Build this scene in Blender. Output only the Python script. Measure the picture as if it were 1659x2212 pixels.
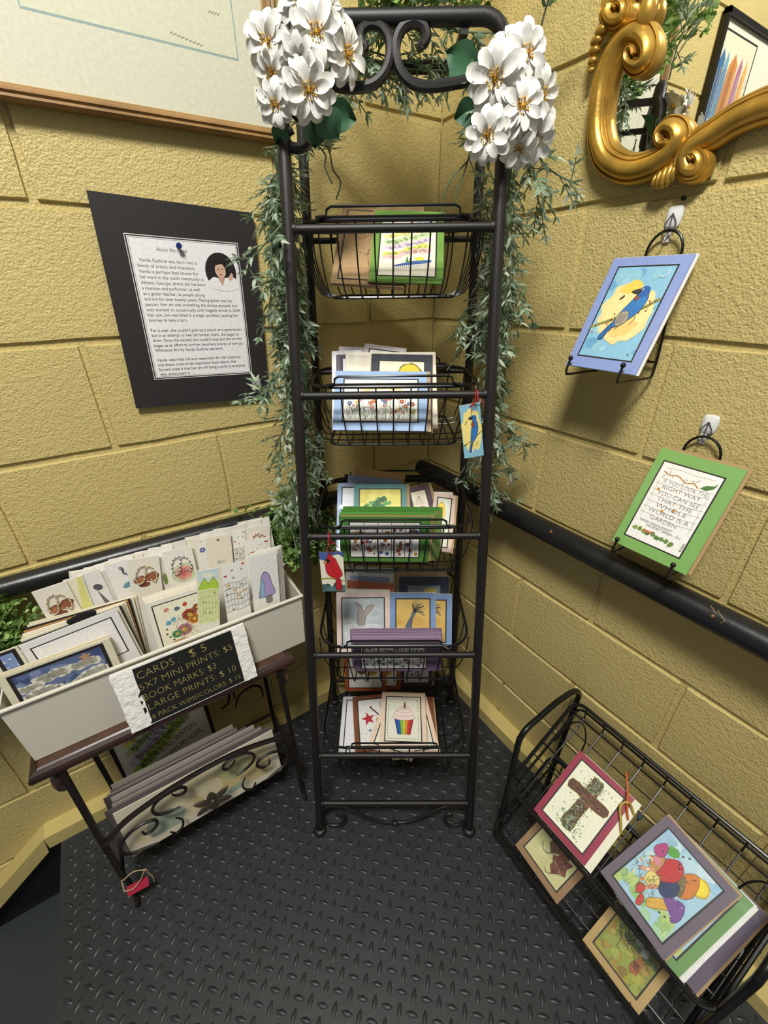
import bpy, bmesh, math, random
from mathutils import Vector, Matrix
V = Vector
scene = bpy.context.scene
for o in list(bpy.data.objects):
    bpy.data.objects.remove(o, do_unlink=True)
COL = scene.collection
random.seed(7)

# ---------------------------------------------------------------- camera
# world: the room corner is the origin, left wall = plane y 0, right wall = plane x 0, landing floor z 0 (metres)
CAM = V((-0.79561, -0.98008, 1.27403))
CF = V((0.47495984, 0.741152, -0.47445427)).normalized()
CR = V((0.83880135, -0.54433406, -0.01061708)).normalized()
CU = CR.cross(CF).normalized()
FPX = 908.08                                   # focal length for the 1659 x 2212 frame
cd = bpy.data.cameras.new('camera'); cam = bpy.data.objects.new('camera', cd); COL.objects.link(cam)
cd.sensor_fit = 'VERTICAL'; cd.sensor_height = 24.0; cd.lens = FPX / 2212 * 24.0
cd.clip_start = 0.01
m = Matrix((CR, CU, -CF)).transposed().to_4x4(); m.translation = CAM
cam.matrix_world = m
scene.camera = cam

# ---------------------------------------------------------------- light
w = bpy.data.worlds.new('world'); scene.world = w; w.use_nodes = True
bg = w.node_tree.nodes['Background']; bg.inputs[0].default_value = (0.92, 0.95, 1.0, 1); bg.inputs[1].default_value = 0.125
def area(name, loc, target, sx, sy, power, col):
    d = bpy.data.lights.new(name, 'AREA'); d.shape = 'RECTANGLE'; d.size = sx; d.size_y = sy
    d.energy = power; d.color = col
    o = bpy.data.objects.new(name, d); COL.objects.link(o); o.location = loc
    o.rotation_euler = (V(target) - V(loc)).to_track_quat('-Z', 'Y').to_euler()
    return o
area('ceiling_light', (-1.25, -1.35, 2.95), (-0.6, -0.6, 0.4), 0.55, 0.40, 56, (1.0, 0.985, 0.915))
vs = scene.view_settings
vs.view_transform = 'Standard'; vs.look = 'None'; vs.gamma = 1.0; vs.use_curve_mapping = False
vs.exposure = 0.35

# ---------------------------------------------------------------- helpers
def hx(s):
    s = s.lstrip('#'); c = [int(s[i:i+2], 16) / 255 for i in (0, 2, 4)]
    return tuple(x / 12.92 if x <= .04045 else ((x + .055) / 1.055) ** 2.4 for x in c)
def ray(p): return CF + CR * ((p[0] - 829.5) / FPX) - CU * ((p[1] - 1106) / FPX)
def onp(p, P0, N):                              # where the sight line through a pixel meets a real plane
    P0, N, d = V(P0), V(N), ray(p)
    return CAM + d * ((P0 - CAM).dot(N) / d.dot(N))
def onL(p, off=0.0): return onp(p, (0, -off, 0), (0, 1, 0))
def onR(p, off=0.0): return onp(p, (-off, 0, 0), (1, 0, 0))
def onZ(p, z=0.0): return onp(p, (0, 0, z), (0, 0, 1))

class MB:
    def __init__(s): s.v = []; s.f = []; s.c = []; s.col = None
    def add(s, vs_, fs, col=None):
        n = len(s.v); s.v += [tuple(x) for x in vs_]
        for f in fs: s.f.append([i + n for i in f]); s.c.append(col)
    def box(s, c, d, R=None, col=None):
        c = V(c); R = R or Matrix.Identity(3)
        p = [c + R @ V((x * d[0] / 2, y * d[1] / 2, z * d[2] / 2)) for z in (-1, 1) for x, y in ((-1, -1), (1, -1), (1, 1), (-1, 1))]
        s.add(p, [(3, 2, 1, 0), (4, 5, 6, 7), (0, 1, 5, 4), (1, 2, 6, 5), (2, 3, 7, 6), (3, 0, 4, 7)], col)
    def tube(s, pts, r, seg=8, closed=False, col=None, caps=True):
        pts = [V(p) for p in pts]; n = len(pts)
        if n < 2: return
        rr = r if hasattr(r, '__len__') else [r] * n
        T = []
        for i in range(n):
            a = pts[i - 1] if (i > 0 or closed) else pts[i]
            b = pts[(i + 1) % n] if (i < n - 1 or closed) else pts[i]
            t = b - a
            T.append(t.normalized() if t.length > 1e-9 else V((0, 0, 1)))
        u = T[0].orthogonal().normalized(); vs_ = []
        for i in range(n):
            u = u - T[i] * u.dot(T[i])
            u = u.normalized() if u.length > 1e-6 else T[i].orthogonal().normalized()
            w_ = T[i].cross(u)
            for k in range(seg):
                a = 2 * math.pi * k / seg
                vs_.append(pts[i] + (u * math.cos(a) + w_ * math.sin(a)) * rr[i])
        fs = []
        for i in range(n if closed else n - 1):
            j = (i + 1) % n
            off = 0
            if closed and j == 0:                # line up the seam
                d0 = [(vs_[i * seg] - vs_[k]).length for k in range(seg)]; off = d0.index(min(d0))
            for k in range(seg):
                fs.append((i * seg + k, i * seg + (k + 1) % seg, j * seg + (k + 1 + off) % seg, j * seg + (k + off) % seg))
        if not closed and caps:
            fs.append(tuple(reversed(range(seg)))); fs.append(tuple((n - 1) * seg + k for k in range(seg)))
        s.add(vs_, fs, col)
    def lathe(s, prof, o=(0, 0, 0), seg=14, R=None, col=None):
        o = V(o); R = R or Matrix.Identity(3); vs_ = []; fs = []
        for r, z in prof:
            for k in range(seg):
                a = 2 * math.pi * k / seg; vs_.append(o + R @ V((r * math.cos(a), r * math.sin(a), z)))
        for i in range(len(prof) - 1):
            for k in range(seg):
                fs.append((i * seg + k, i * seg + (k + 1) % seg, (i + 1) * seg + (k + 1) % seg, (i + 1) * seg + k))
        fs.append(tuple(reversed(range(seg)))); fs.append(tuple((len(prof) - 1) * seg + k for k in range(seg)))
        s.add(vs_, fs, col)
    def ball(s, c, r, seg=10, col=None, sq=(1, 1, 1)):
        n = 6
        prof = [(max(1e-5, r * math.sin(math.pi * i / n)), -r * math.cos(math.pi * i / n)) for i in range(n + 1)]
        vs_ = []; c = V(c)
        m2 = MB(); m2.lathe(prof, (0, 0, 0), seg)
        s.add([c + V((x * sq[0], y * sq[1], z * sq[2])) for x, y, z in m2.v], m2.f, col)
    def mesh(s, name, smooth=True):
        me = bpy.data.meshes.new(name); me.from_pydata(s.v, [], s.f)
        if any(c is not None for c in s.c):
            ca = me.color_attributes.new('Col', 'FLOAT_COLOR', 'CORNER')
            data = []
            for f, c in zip(s.f, s.c):
                c = c or (1, 1, 1)
                data += [c[0], c[1], c[2], 1.0] * len(f)
            ca.data.foreach_set('color', data)
        if smooth:
            me.polygons.foreach_set('use_smooth', [True] * len(me.polygons))
        me.update(); return me
    def obj(s, name, mat, parent=None, smooth=True, M=None, sharp=True):
        me = s.mesh(name, smooth)
        if smooth and sharp:
            try: me.set_sharp_from_angle(angle=math.radians(40))
            except Exception: pass
        return link(name, me, mat, parent, M)

def link(name, me, mat, parent=None, M=None):
    o = bpy.data.objects.new(name, me); COL.objects.link(o)
    if mat is not None and me is not None and not me.materials: me.materials.append(mat)
    if parent is not None: o.parent = parent
    if M is not None:
        if parent is None: o.matrix_world = M
        else: o.matrix_local = M
    return o
def tag(o, label=None, cat=None, group=None, kind=None):
    if label: o['label'] = label
    if cat: o['category'] = cat
    if group: o['group'] = group
    if kind: o['kind'] = kind
    return o
def thing(name, label, cat, loc=(0, 0, 0), group=None, M=None):
    o = bpy.data.objects.new(name, None); COL.objects.link(o); o.empty_display_size = .05
    o.matrix_world = M if M is not None else Matrix.Translation(loc)
    return tag(o, label, cat, group)
def local(root, pts):
    inv = root.matrix_world.inverted(); return [inv @ V(p) for p in pts]
class LMB(MB):                                   # collects world points, stores them in the root's frame
    def __init__(s, root): super().__init__(); s.root = root
    def obj(s, name, mat, parent=None, smooth=True, sharp=True):
        inv = s.root.matrix_world.inverted(); s.v = [tuple(inv @ V(p)) for p in s.v]
        return super().obj(name, mat, parent or s.root, smooth, None, sharp)
def frame(o, X, Y, Z):
    m_ = Matrix((V(X).normalized(), V(Y).normalized(), V(Z).normalized())).transposed().to_4x4(); m_.translation = V(o); return m_
def spline(pts, n=6, closed=False):
    pts = [V(p) for p in pts]; out = []; N = len(pts)
    rng = range(N if closed else N - 1)
    for i in rng:
        p0 = pts[(i - 1) % N] if (closed or i > 0) else pts[0] * 2 - pts[1]
        p1 = pts[i]; p2 = pts[(i + 1) % N]
        p3 = pts[(i + 2) % N] if (closed or i < N - 2) else pts[-1] * 2 - pts[-2]
        for k in range(n):
            t = k / n
            out.append(0.5 * ((2 * p1) + (p2 - p0) * t + (2 * p0 - 5 * p1 + 4 * p2 - p3) * t * t + (3 * p1 - p0 - 3 * p2 + p3) * t ** 3))
    if not closed: out.append(pts[-1])
    return out

# ---------------------------------------------------------------- materials
MATS = {}
def mat(name, col, rough=.5, metal=0.0, bump=None, var=None, spec=.5, coat=0.0, world=False, sub=0.0):
    if name in MATS: return MATS[name]
    m_ = bpy.data.materials.new(name); m_.use_nodes = True; nt = m_.node_tree
    b = nt.nodes['Principled BSDF']; L = nt.links.new
    if isinstance(col, str): col = hx(col)
    b.inputs['Base Color'].default_value = (*col, 1); b.inputs['Roughness'].default_value = rough
    b.inputs['Metallic'].default_value = metal; b.inputs['Specular IOR Level'].default_value = spec
    b.inputs['Coat Weight'].default_value = coat; b.inputs['Coat Roughness'].default_value = .08
    if world: src = nt.nodes.new('ShaderNodeNewGeometry').outputs['Position']
    else: src = nt.nodes.new('ShaderNodeTexCoord').outputs['Object']
    if var:                                       # (scale, amount) gentle colour variation
        nz = nt.nodes.new('ShaderNodeTexNoise'); nz.inputs['Scale'].default_value = var[0]; nz.inputs['Detail'].default_value = 4
        L(src, nz.inputs['Vector'])
        rp = nt.nodes.new('ShaderNodeMapRange'); rp.inputs[1].default_value = .3; rp.inputs[2].default_value = .7
        rp.inputs[3].default_value = 1 - var[1]; rp.inputs[4].default_value = 1 + var[1]; L(nz.outputs[0], rp.inputs[0])
        mx = nt.nodes.new('ShaderNodeVectorMath'); mx.operation = 'SCALE'; mx.inputs[0].default_value = col
        L(rp.outputs[0], mx.inputs['Scale']); L(mx.outputs[0], b.inputs['Base Color'])
    if bump:                                      # list of (scale, distance)
        last = None
        for sc, dist in bump:
            nz = nt.nodes.new('ShaderNodeTexNoise'); nz.inputs['Scale'].default_value = sc; nz.inputs['Detail'].default_value = 3
            L(src, nz.inputs['Vector'])
            bp = nt.nodes.new('ShaderNodeBump'); bp.inputs['Strength'].default_value = 1.0; bp.inputs['Distance'].default_value = dist
            L(nz.outputs[0], bp.inputs['Height'])
            if last: L(last.outputs[0], bp.inputs['Normal'])
            last = bp
        L(last.outputs[0], b.inputs['Normal'])
    MATS[name] = m_; return m_

def wall_paint():
    m_ = mat('yellow_block_paint', hx('#c6b375'), .5, var=(3, .05), world=True, spec=.45)
    nt = m_.node_tree; L = nt.links.new; b = nt.nodes['Principled BSDF']
    pos = nt.nodes.new('ShaderNodeNewGeometry').outputs['Position']
    def N(kind, scale, det=2):
        n_ = nt.nodes.new(kind); n_.inputs['Scale'].default_value = scale
        if 'Detail' in n_.inputs: n_.inputs['Detail'].default_value = det
        L(pos, n_.inputs['Vector']); return n_
    a = N('ShaderNodeTexNoise', 270, 2); c = N('ShaderNodeTexNoise', 105, 2); v_ = N('ShaderNodeTexVoronoi', 120)
    mr = nt.nodes.new('ShaderNodeMapRange'); mr.inputs[1].default_value = .05; mr.inputs[2].default_value = .32; L(v_.outputs['Distance'], mr.inputs[0])
    pit = N('ShaderNodeTexNoise', 34, 1); pr = nt.nodes.new('ShaderNodeMapRange'); pr.inputs[1].default_value = .52; pr.inputs[2].default_value = .66; L(pit.outputs[0], pr.inputs[0])
    mul = nt.nodes.new('ShaderNodeMath'); mul.operation = 'SUBTRACT'; mul.inputs[0].default_value = 1.0; L(mr.outputs[0], mul.inputs[1])
    m2 = nt.nodes.new('ShaderNodeMath'); m2.operation = 'MULTIPLY'; L(mul.outputs[0], m2.inputs[0]); L(pr.outputs[0], m2.inputs[1])
    m3 = nt.nodes.new('ShaderNodeMath'); m3.operation = 'MULTIPLY_ADD'; m3.inputs[1].default_value = -.55; L(m2.outputs[0], m3.inputs[0]); L(a.outputs[0], m3.inputs[2])
    m4 = nt.nodes.new('ShaderNodeMath'); m4.operation = 'MULTIPLY_ADD'; m4.inputs[1].default_value = .9; L(c.outputs[0], m4.inputs[0]); L(m3.outputs[0], m4.inputs[2])
    bp = nt.nodes.new('ShaderNodeBump'); bp.inputs['Strength'].default_value = .8; bp.inputs['Distance'].default_value = .0026
    L(m4.outputs[0], bp.inputs['Height']); L(bp.outputs[0], b.inputs['Normal'])
    return m_
def attr_mat(name, rough=.5, coat=0.0, var=0.06):
    if name in MATS: return MATS[name]
    m_ = bpy.data.materials.new(name); m_.use_nodes = True; nt = m_.node_tree; b = nt.nodes['Principled BSDF']; L = nt.links.new
    at = nt.nodes.new('ShaderNodeVertexColor'); at.layer_name = 'Col'
    nz = nt.nodes.new('ShaderNodeTexNoise'); nz.inputs['Scale'].default_value = 160; nz.inputs['Detail'].default_value = 4
    L(nt.nodes.new('ShaderNodeTexCoord').outputs['Object'], nz.inputs['Vector'])
    rp = nt.nodes.new('ShaderNodeMapRange'); rp.inputs[1].default_value = .3; rp.inputs[2].default_value = .7
    rp.inputs[3].default_value = 1 - var; rp.inputs[4].default_value = 1 + var; L(nz.outputs[0], rp.inputs[0])
    mx = nt.nodes.new('ShaderNodeVectorMath'); mx.operation = 'SCALE'; L(at.outputs['Color'], mx.inputs[0]); L(rp.outputs[0], mx.inputs['Scale'])
    L(mx.outputs[0], b.inputs['Base Color']); b.inputs['Roughness'].default_value = rough
    b.inputs['Coat Weight'].default_value = coat; b.inputs['Coat Roughness'].default_value = .1
    MATS[name] = m_; return m_
def leaf_mat(name, rough=.55):
    m_ = attr_mat(name, rough, 0, .12)
    nt = m_.node_tree; b = nt.nodes['Principled BSDF']; out = nt.nodes['Material Output']
    if not any(n.type == 'BSDF_TRANSLUCENT' for n in nt.nodes):      # thin silk leaves let some light through
        tl = nt.nodes.new('ShaderNodeBsdfTranslucent'); mx = nt.nodes.new('ShaderNodeMixShader'); mx.inputs[0].default_value = .35
        nt.links.new(b.inputs['Base Color'].links[0].from_socket, tl.inputs['Color']); b.inputs['Specular IOR Level'].default_value = .25
        nt.links.new(b.outputs[0], mx.inputs[1]); nt.links.new(tl.outputs[0], mx.inputs[2]); nt.links.new(mx.outputs[0], out.inputs[0])
    return m_
def sleeve_mat():
    if 'cellophane' in MATS: return MATS['cellophane']
    m_ = bpy.data.materials.new('cellophane'); m_.use_nodes = True; nt = m_.node_tree; L = nt.links.new
    nt.nodes.remove(nt.nodes['Principled BSDF']); out = nt.nodes['Material Output']
    tr = nt.nodes.new('ShaderNodeBsdfTransparent'); gl = nt.nodes.new('ShaderNodeBsdfGlossy'); gl.inputs['Roughness'].default_value = .07
    fr = nt.nodes.new('ShaderNodeFresnel'); fr.inputs['IOR'].default_value = 1.45
    nz = nt.nodes.new('ShaderNodeTexNoise'); nz.inputs['Scale'].default_value = 16; nz.inputs['Detail'].default_value = 1; nz.inputs['Distortion'].default_value = .6
    L(nt.nodes.new('ShaderNodeNewGeometry').outputs['Position'], nz.inputs['Vector'])
    bp = nt.nodes.new('ShaderNodeBump'); bp.inputs['Strength'].default_value = .35; bp.inputs['Distance'].default_value = .003
    L(nz.outputs[0], bp.inputs['Height']); L(bp.outputs[0], gl.inputs['Normal'])
    mn = nt.nodes.new('ShaderNodeMath'); mn.operation = 'MINIMUM'; mn.inputs[1].default_value = .11; L(fr.outputs[0], mn.inputs[0])
    mx = nt.nodes.new('ShaderNodeMixShader'); L(mn.outputs[0], mx.inputs[0]); L(tr.outputs[0], mx.inputs[1]); L(gl.outputs[0], mx.inputs[2]); L(mx.outputs[0], out.inputs[0])
    MATS['cellophane'] = m_; return m_

PAINT = wall_paint()
BLACK = mat('black_powder_coat', '#191515', .48, .0, bump=[(900, .0002)])
IRON = mat('dark_bronze_iron', '#241d1a', .45, .3, bump=[(500, .0003)])
WIRE = mat('black_wire', '#141414', .33, .2)
RUBBER = mat('black_rubber', '#2c2e31', .42, bump=[(500, .00025), (60, .0003)], var=(14, .14), world=True)
PRINT = attr_mat('printed_ink', .55)
GLOSSPRINT = attr_mat('glossy_print', .25, .3)
LEAF = leaf_mat('foliage', .8)
# ================================================================ the setting
B = .2032; Z3 = .986
def zline(k): return Z3 + (3 - k) * B            # joint below course k-1 ... k = 3 is a measured joint
JT = .0105
def block_mesh(name, L, H, seed):
    rnd = random.Random(seed); nx, ny = max(2, int(round(L / .066))), 3
    mb = MB(); vs_ = []; rows = []
    us = [0] + [(.0018 + (L - .0036) * i / nx) for i in range(nx + 1)] + [L]
    ws = [0] + [(.0018 + (H - .0036) * i / ny) for i in range(ny + 1)] + [H]
    for j, w_ in enumerate(ws):
        for i, u in enumerate(us):
            e = i in (0, len(us) - 1) or j in (0, len(ws) - 1)
            e2 = i in (1, len(us) - 2) or j in (1, len(ws) - 2)
            d = -.0065 if e else (rnd.uniform(-.0007, .0) if e2 else rnd.uniform(-.0003, .0003))
            ju = 0 if e else rnd.uniform(-.0016, .0016)
            vs_.append((u - L / 2 + ju, w_ - H / 2 + (0 if e else rnd.uniform(-.0014, .0014)), d))
    n = len(us)
    fs = [(j * n + i, j * n + i + 1, (j + 1) * n + i + 1, (j + 1) * n + i) for j in range(len(ws) - 1) for i in range(n - 1)]
    mb.add(vs_, fs); me = mb.mesh(name); me.set_sharp_from_angle(angle=math.radians(25)); return me
BLOCKS = {}
def block(L, H, parent, M):
    k = (round(L, 4), round(H, 4), random.randrange(4) if L > .39 else 0)
    if k not in BLOCKS:
        BLOCKS[k] = block_mesh('concrete_block', L, H, hash(k) % 1000); BLOCKS[k].materials.append(PAINT)
    return link('concrete_block', BLOCKS[k], None, parent, M)
def wall(name, far, phase0, pos):
    mb = MB()
    if name == 'wall_left': mb.box((far / 2, .0555, .7), (-far + .1, .10, 3.4))
    else: mb.box((.0555, far / 2, .7), (.10, -far, 3.4))
    o = mb.obj(name, PAINT, smooth=False); tag(o, kind='structure')
    for k in range(-3, 10):                      # course between joint k (top) and joint k + 1
        top, bot = zline(k) - JT / 2, zline(k + 1) + JT / 2
        ph = phase0 if k % 2 == 0 else phase0 + B
        j = [0.0]; x = ph
        while x < -.005 - 1e-6: x += 2 * B
        x -= 2 * B
        while x > far: j.append(x); x -= 2 * B
        j.append(far)
        if j[0] - j[1] < .03: j.pop(1)
        for a, b_ in zip(j, j[1:]):
            hi = a - (JT / 2 if a < 0 else 0); lo = b_ + JT / 2
            if hi - lo < .03: continue
            c = (hi + lo) / 2; zc = (top + bot) / 2
            Mx = frame((c, 0, zc), (1, 0, 0), (0, 0, 1), (0, -1, 0)) if name == 'wall_left' else frame((0, c, zc), (0, -1, 0), (0, 0, 1), (-1, 0, 0))
            block(hi - lo, top - bot, o, Mx)
    return o
wl = wall('wall_left', -2.02, -.8133, 0)
wr = wall('wall_right', -1.72, -.4156 - B, 0)

# landing floor of raised-diamond rubber, its edge drops to a stair on the left
XE = -1.212
mb = MB(); mb.box(((XE + .0) / 2, -.85, -.02), (-XE, 1.7, .04)); fl = tag(mb.obj('floor', RUBBER, smooth=False), kind='structure')
def stud_mesh(ang):
    L, W, H = .0250, .0108, .0026; n = 8; vs_ = []; top = []
    for k in range(n):
        t = 2 * math.pi * k / n; x = L / 2 * math.cos(t); y = W / 2 * math.sin(t) * (1 - .35 * abs(math.cos(t)))
        vs_.append((x, y, 0)); top.append((x * .60, y * .42, H))
    R = Matrix.Rotation(ang, 3, 'Z')
    vs_ = [R @ V(p) for p in vs_ + top]
    return vs_, [(k, (k + 1) % n, n + (k + 1) % n, n + k) for k in range(n)] + [tuple(range(n, 2 * n))]
stud = [stud_mesh(-math.pi / 4), stud_mesh(math.pi / 4)]
sm = []
for s_ in stud:
    q = MB(); q.add(*s_); me = q.mesh('tread_stud'); me.materials.append(RUBBER); sm.append(me)
pts = []
for i in range(-2, 40):
    for j in range(-2, 60):
        for t in (0, 1):
            x = XE + .018 + i * .036 + t * .018; y = -.064 - j * .036 - t * .018
            if XE + .012 < x < -.06 and -1.62 < y < -.056: pts.append((x, y, t))
def near(p):
    d = V((p[0], p[1], 0)) - CAM; dz = d.dot(CF)
    u, v_ = 829.5 + FPX * d.dot(CR) / dz, 1106 - FPX * d.dot(CU) / dz
    return dz > .1 and -20 < u < 1680 and v_ < 2230, dz
vis = sorted([p for p in pts if near(p)[0]], key=lambda p: near(p)[1])[:300]; vset = set(vis)
for x, y, t in vis: link('tread_stud', sm[t], None, fl, Matrix.Translation((x, y, 0)))
q = MB()
for x, y, t in pts:
    if (x, y, t) in vset: continue
    q.add([(p[0] + x, p[1] + y, p[2]) for p in stud[t][0]], stud[t][1])
o = q.obj('tread_studs', RUBBER, fl); tag(o, kind='stuff')
# stair going down beside the landing
STEP = mat('dark_stair_rubber', '#2c3136', .6, bump=[(350, .0004)], world=True)
for n_, (x0, x1, z) in enumerate(((-1.50, XE, -.20), (-1.80, -1.50, -.40))):
    q = MB(); q.box(((x0 + x1) / 2, -.82, z - .03), (x1 - x0, 1.56, .06)); q.box((x1 - .004, -.82, z + .08), (.008, 1.56, .165))
    tag(q.obj('floor_step', STEP, smooth=False), kind='structure')
# low painted kerb along both walls and the sloping skirt over the stair
KERB = mat('kerb_paint', '#c9b673', .5, bump=[(40, .0012)], var=(6, .06), world=True)
kd, kh = .044, .043
q = MB(); q.box(((-1.236 + 0) / 2, -kd / 2, kh / 2), (1.236, kd, kh)); tag(q.obj('baseboard_left', KERB, smooth=False), kind='structure')
q = MB(); q.box((-kd / 2, (-kd - 1.7) / 2, kh / 2), (kd, 1.7 - kd, kh)); tag(q.obj('baseboard_right', KERB, smooth=False), kind='structure')
q = MB(); sl = .79; L = .6
pts_ = [(-1.236, kh), (-1.236 - L, kh - sl * L), (-1.236 - L, kh - sl * L - .058), (-1.236 - .006, -.012)]
q.add([(x, y, z) for y in (0, -kd) for x, z in pts_], [(0, 1, 2, 3), (7, 6, 5, 4), (0, 4, 5, 1), (1, 5, 6, 2), (2, 6, 7, 3), (3, 7, 4, 0)])
tag(q.obj('trim_1', KERB, smooth=False), kind='structure')
q = MB(); pts_ = [(XE - .001, .0), (-1.236, .0), (-1.236 - L, -sl * L), (-1.236 - L, -.62), (XE - .001, -.62)]
q.add([(x, y, z) for y in (0, -.014) for x, z in pts_], [(4, 3, 2, 1, 0), (5, 6, 7, 8, 9)] + [(i, (i + 1) % 5, 5 + (i + 1) % 5, 5 + i) for i in range(5)])
tag(q.obj('trim_2', mat('black_stringer', '#0b0b0b', .6), smooth=False), kind='structure')

# handrails
RAIL = mat('black_rail_paint', '#17181a', .33, bump=[(30, .0006), (300, .0001)])
def rail(label, a, b, wallN, brk):
    a, b = V(a), V(b); t = thing('handrail', label, 'handrail', (a + b) / 2)
    mb = LMB(t); d = (b - a).normalized(); r = .0245 if wallN[0] else .021; pts = [a, a + d * .002]
    n = 24
    mb.tube([a + (b - a) * (i / n) for i in range(n + 1)], [r * (.86 if i in (0, n) else 1) for i in range(n + 1)], 20)
    mb.obj('rail_tube', RAIL)
    for s_ in brk:
        p = a + (b - a) * s_; w_ = V(wallN); mb = LMB(t)
        foot = p - w_ * w_.dot(p) + V((0, 0, -.045))
        mb.tube(spline([p + V((0, 0, -.02)), p + V((0, 0, -.045)) , foot + w_ * .01, foot], 5), .006, 8)
        mb.box(foot + w_ * .003, (.03, .006, .05) if abs(w_.y) > .5 else (.006, .03, .05)); mb.obj('bracket', RAIL)
    return t
rail('black tube handrail running down the left wall behind the white bin', (-1.95, -.041, .774), (-.335, -.041, .766), (0, -1, 0), (.12, .78))
hr = rail('black tube handrail on the right wall below the green card', (-.055, -.035, .786), (-.055, -1.62, .786), (-1, 0, 0), (.74, .97))
for p in ((1190, 1149), (1539, 1331)):
    P = onR(p, .075); mb = LMB(hr); mb.ball(P, .004, 8); mb.obj('screw', mat('rusty_screw', '#7a5a3a', .5, .5))
for p, q_ in (((1535, 1308), (1548, 1326)), ((1550, 1318), (1566, 1342)), ((1566, 1342), (1556, 1346))):
    mb = LMB(hr); mb.tube([onR(p, .0785), onR(q_, .0785)], .0006, 4); mb.obj('scratch', mat('bare_scratch', '#a8906a', .6))
# ================================================================ the tall basket rack
RM = V((-.468, -.5015, 0)); RA = V((.836, -.548, 0)).normalized(); RB = V((-RA.y, RA.x, 0))
def rk(a, b, z): return RM + RA * a + RB * b + V((0, 0, z))
def fb(z): return .215 * z / 1.446               # front frame leans back
def fw(z): return .197 - .037 * z / 1.45         # and narrows towards the top
def bw(z): return .203 - .042 * z / 1.45
BB = .394
FN = RA.cross(RB * (.215 / 1.446) + V((0, 0, 1)))
def onF(p, off=0.0): return onp(p, RM - RB * off, FN)
rack = thing('basket_rack', 'tall dark metal rack with five wire baskets of cards standing in the corner', 'display rack', RM)
def hoop(ztop, wf, bf, name, r):
    pts = []; R_ = .035
    def side(s):
        out = [rk(s * wf(z), bf(z), z) for z in [.012 + (ztop - R_ - .012) * i / 8 for i in range(9)]]
        w1 = wf(ztop)
        for i in range(1, 7):
            t = math.pi / 2 * i / 6
            out.append(rk(s * (w1 - R_ + R_ * math.cos(t)), bf(ztop), ztop - R_ + R_ * math.sin(t)))
        return out
    pts = side(-1) + list(reversed(side(1)))
    mb = LMB(rack); mb.tube(pts, r, 12); return mb.obj(name, BLACK)
hoop(1.592, fw, fb, 'front_frame', .0098)
hoop(1.595, bw, lambda z: BB, 'back_frame', .0092)
for s in (-1, 1):
    for b_, w_ in ((0, fw(0)), (BB, bw(0))):
        mb = LMB(rack); mb.lathe([(.001, .0028), (.015, .0028), (.0175, .005), (.0165, .011), (.012, .015), (.001, .0155)], rk(s * w_, b_, 0), 14); mb.obj('foot', BLACK)
    mb = LMB(rack); mb.tube([rk(s * .098, fb(1.58), 1.58), rk(s * .098, BB, 1.585)], .0075, 4); mb.obj('top_strap', BLACK)
RAILS = [1.352, 1.105, .84, .56, .267, .104]
for z in RAILS:
    mb = LMB(rack); mb.tube([rk(-fw(z), fb(z), z), rk(fw(z), fb(z), z)], .0068, 10)
    for s in (-1, 1): mb.ball(rk(s * (fw(z) - .009), fb(z), z), .0085, 10)
    mb.obj('front_rail', BLACK)
    mb = LMB(rack); mb.tube([rk(-bw(z), BB, z), rk(bw(z), BB, z)], .0055, 8); mb.obj('back_rail', BLACK)
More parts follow.
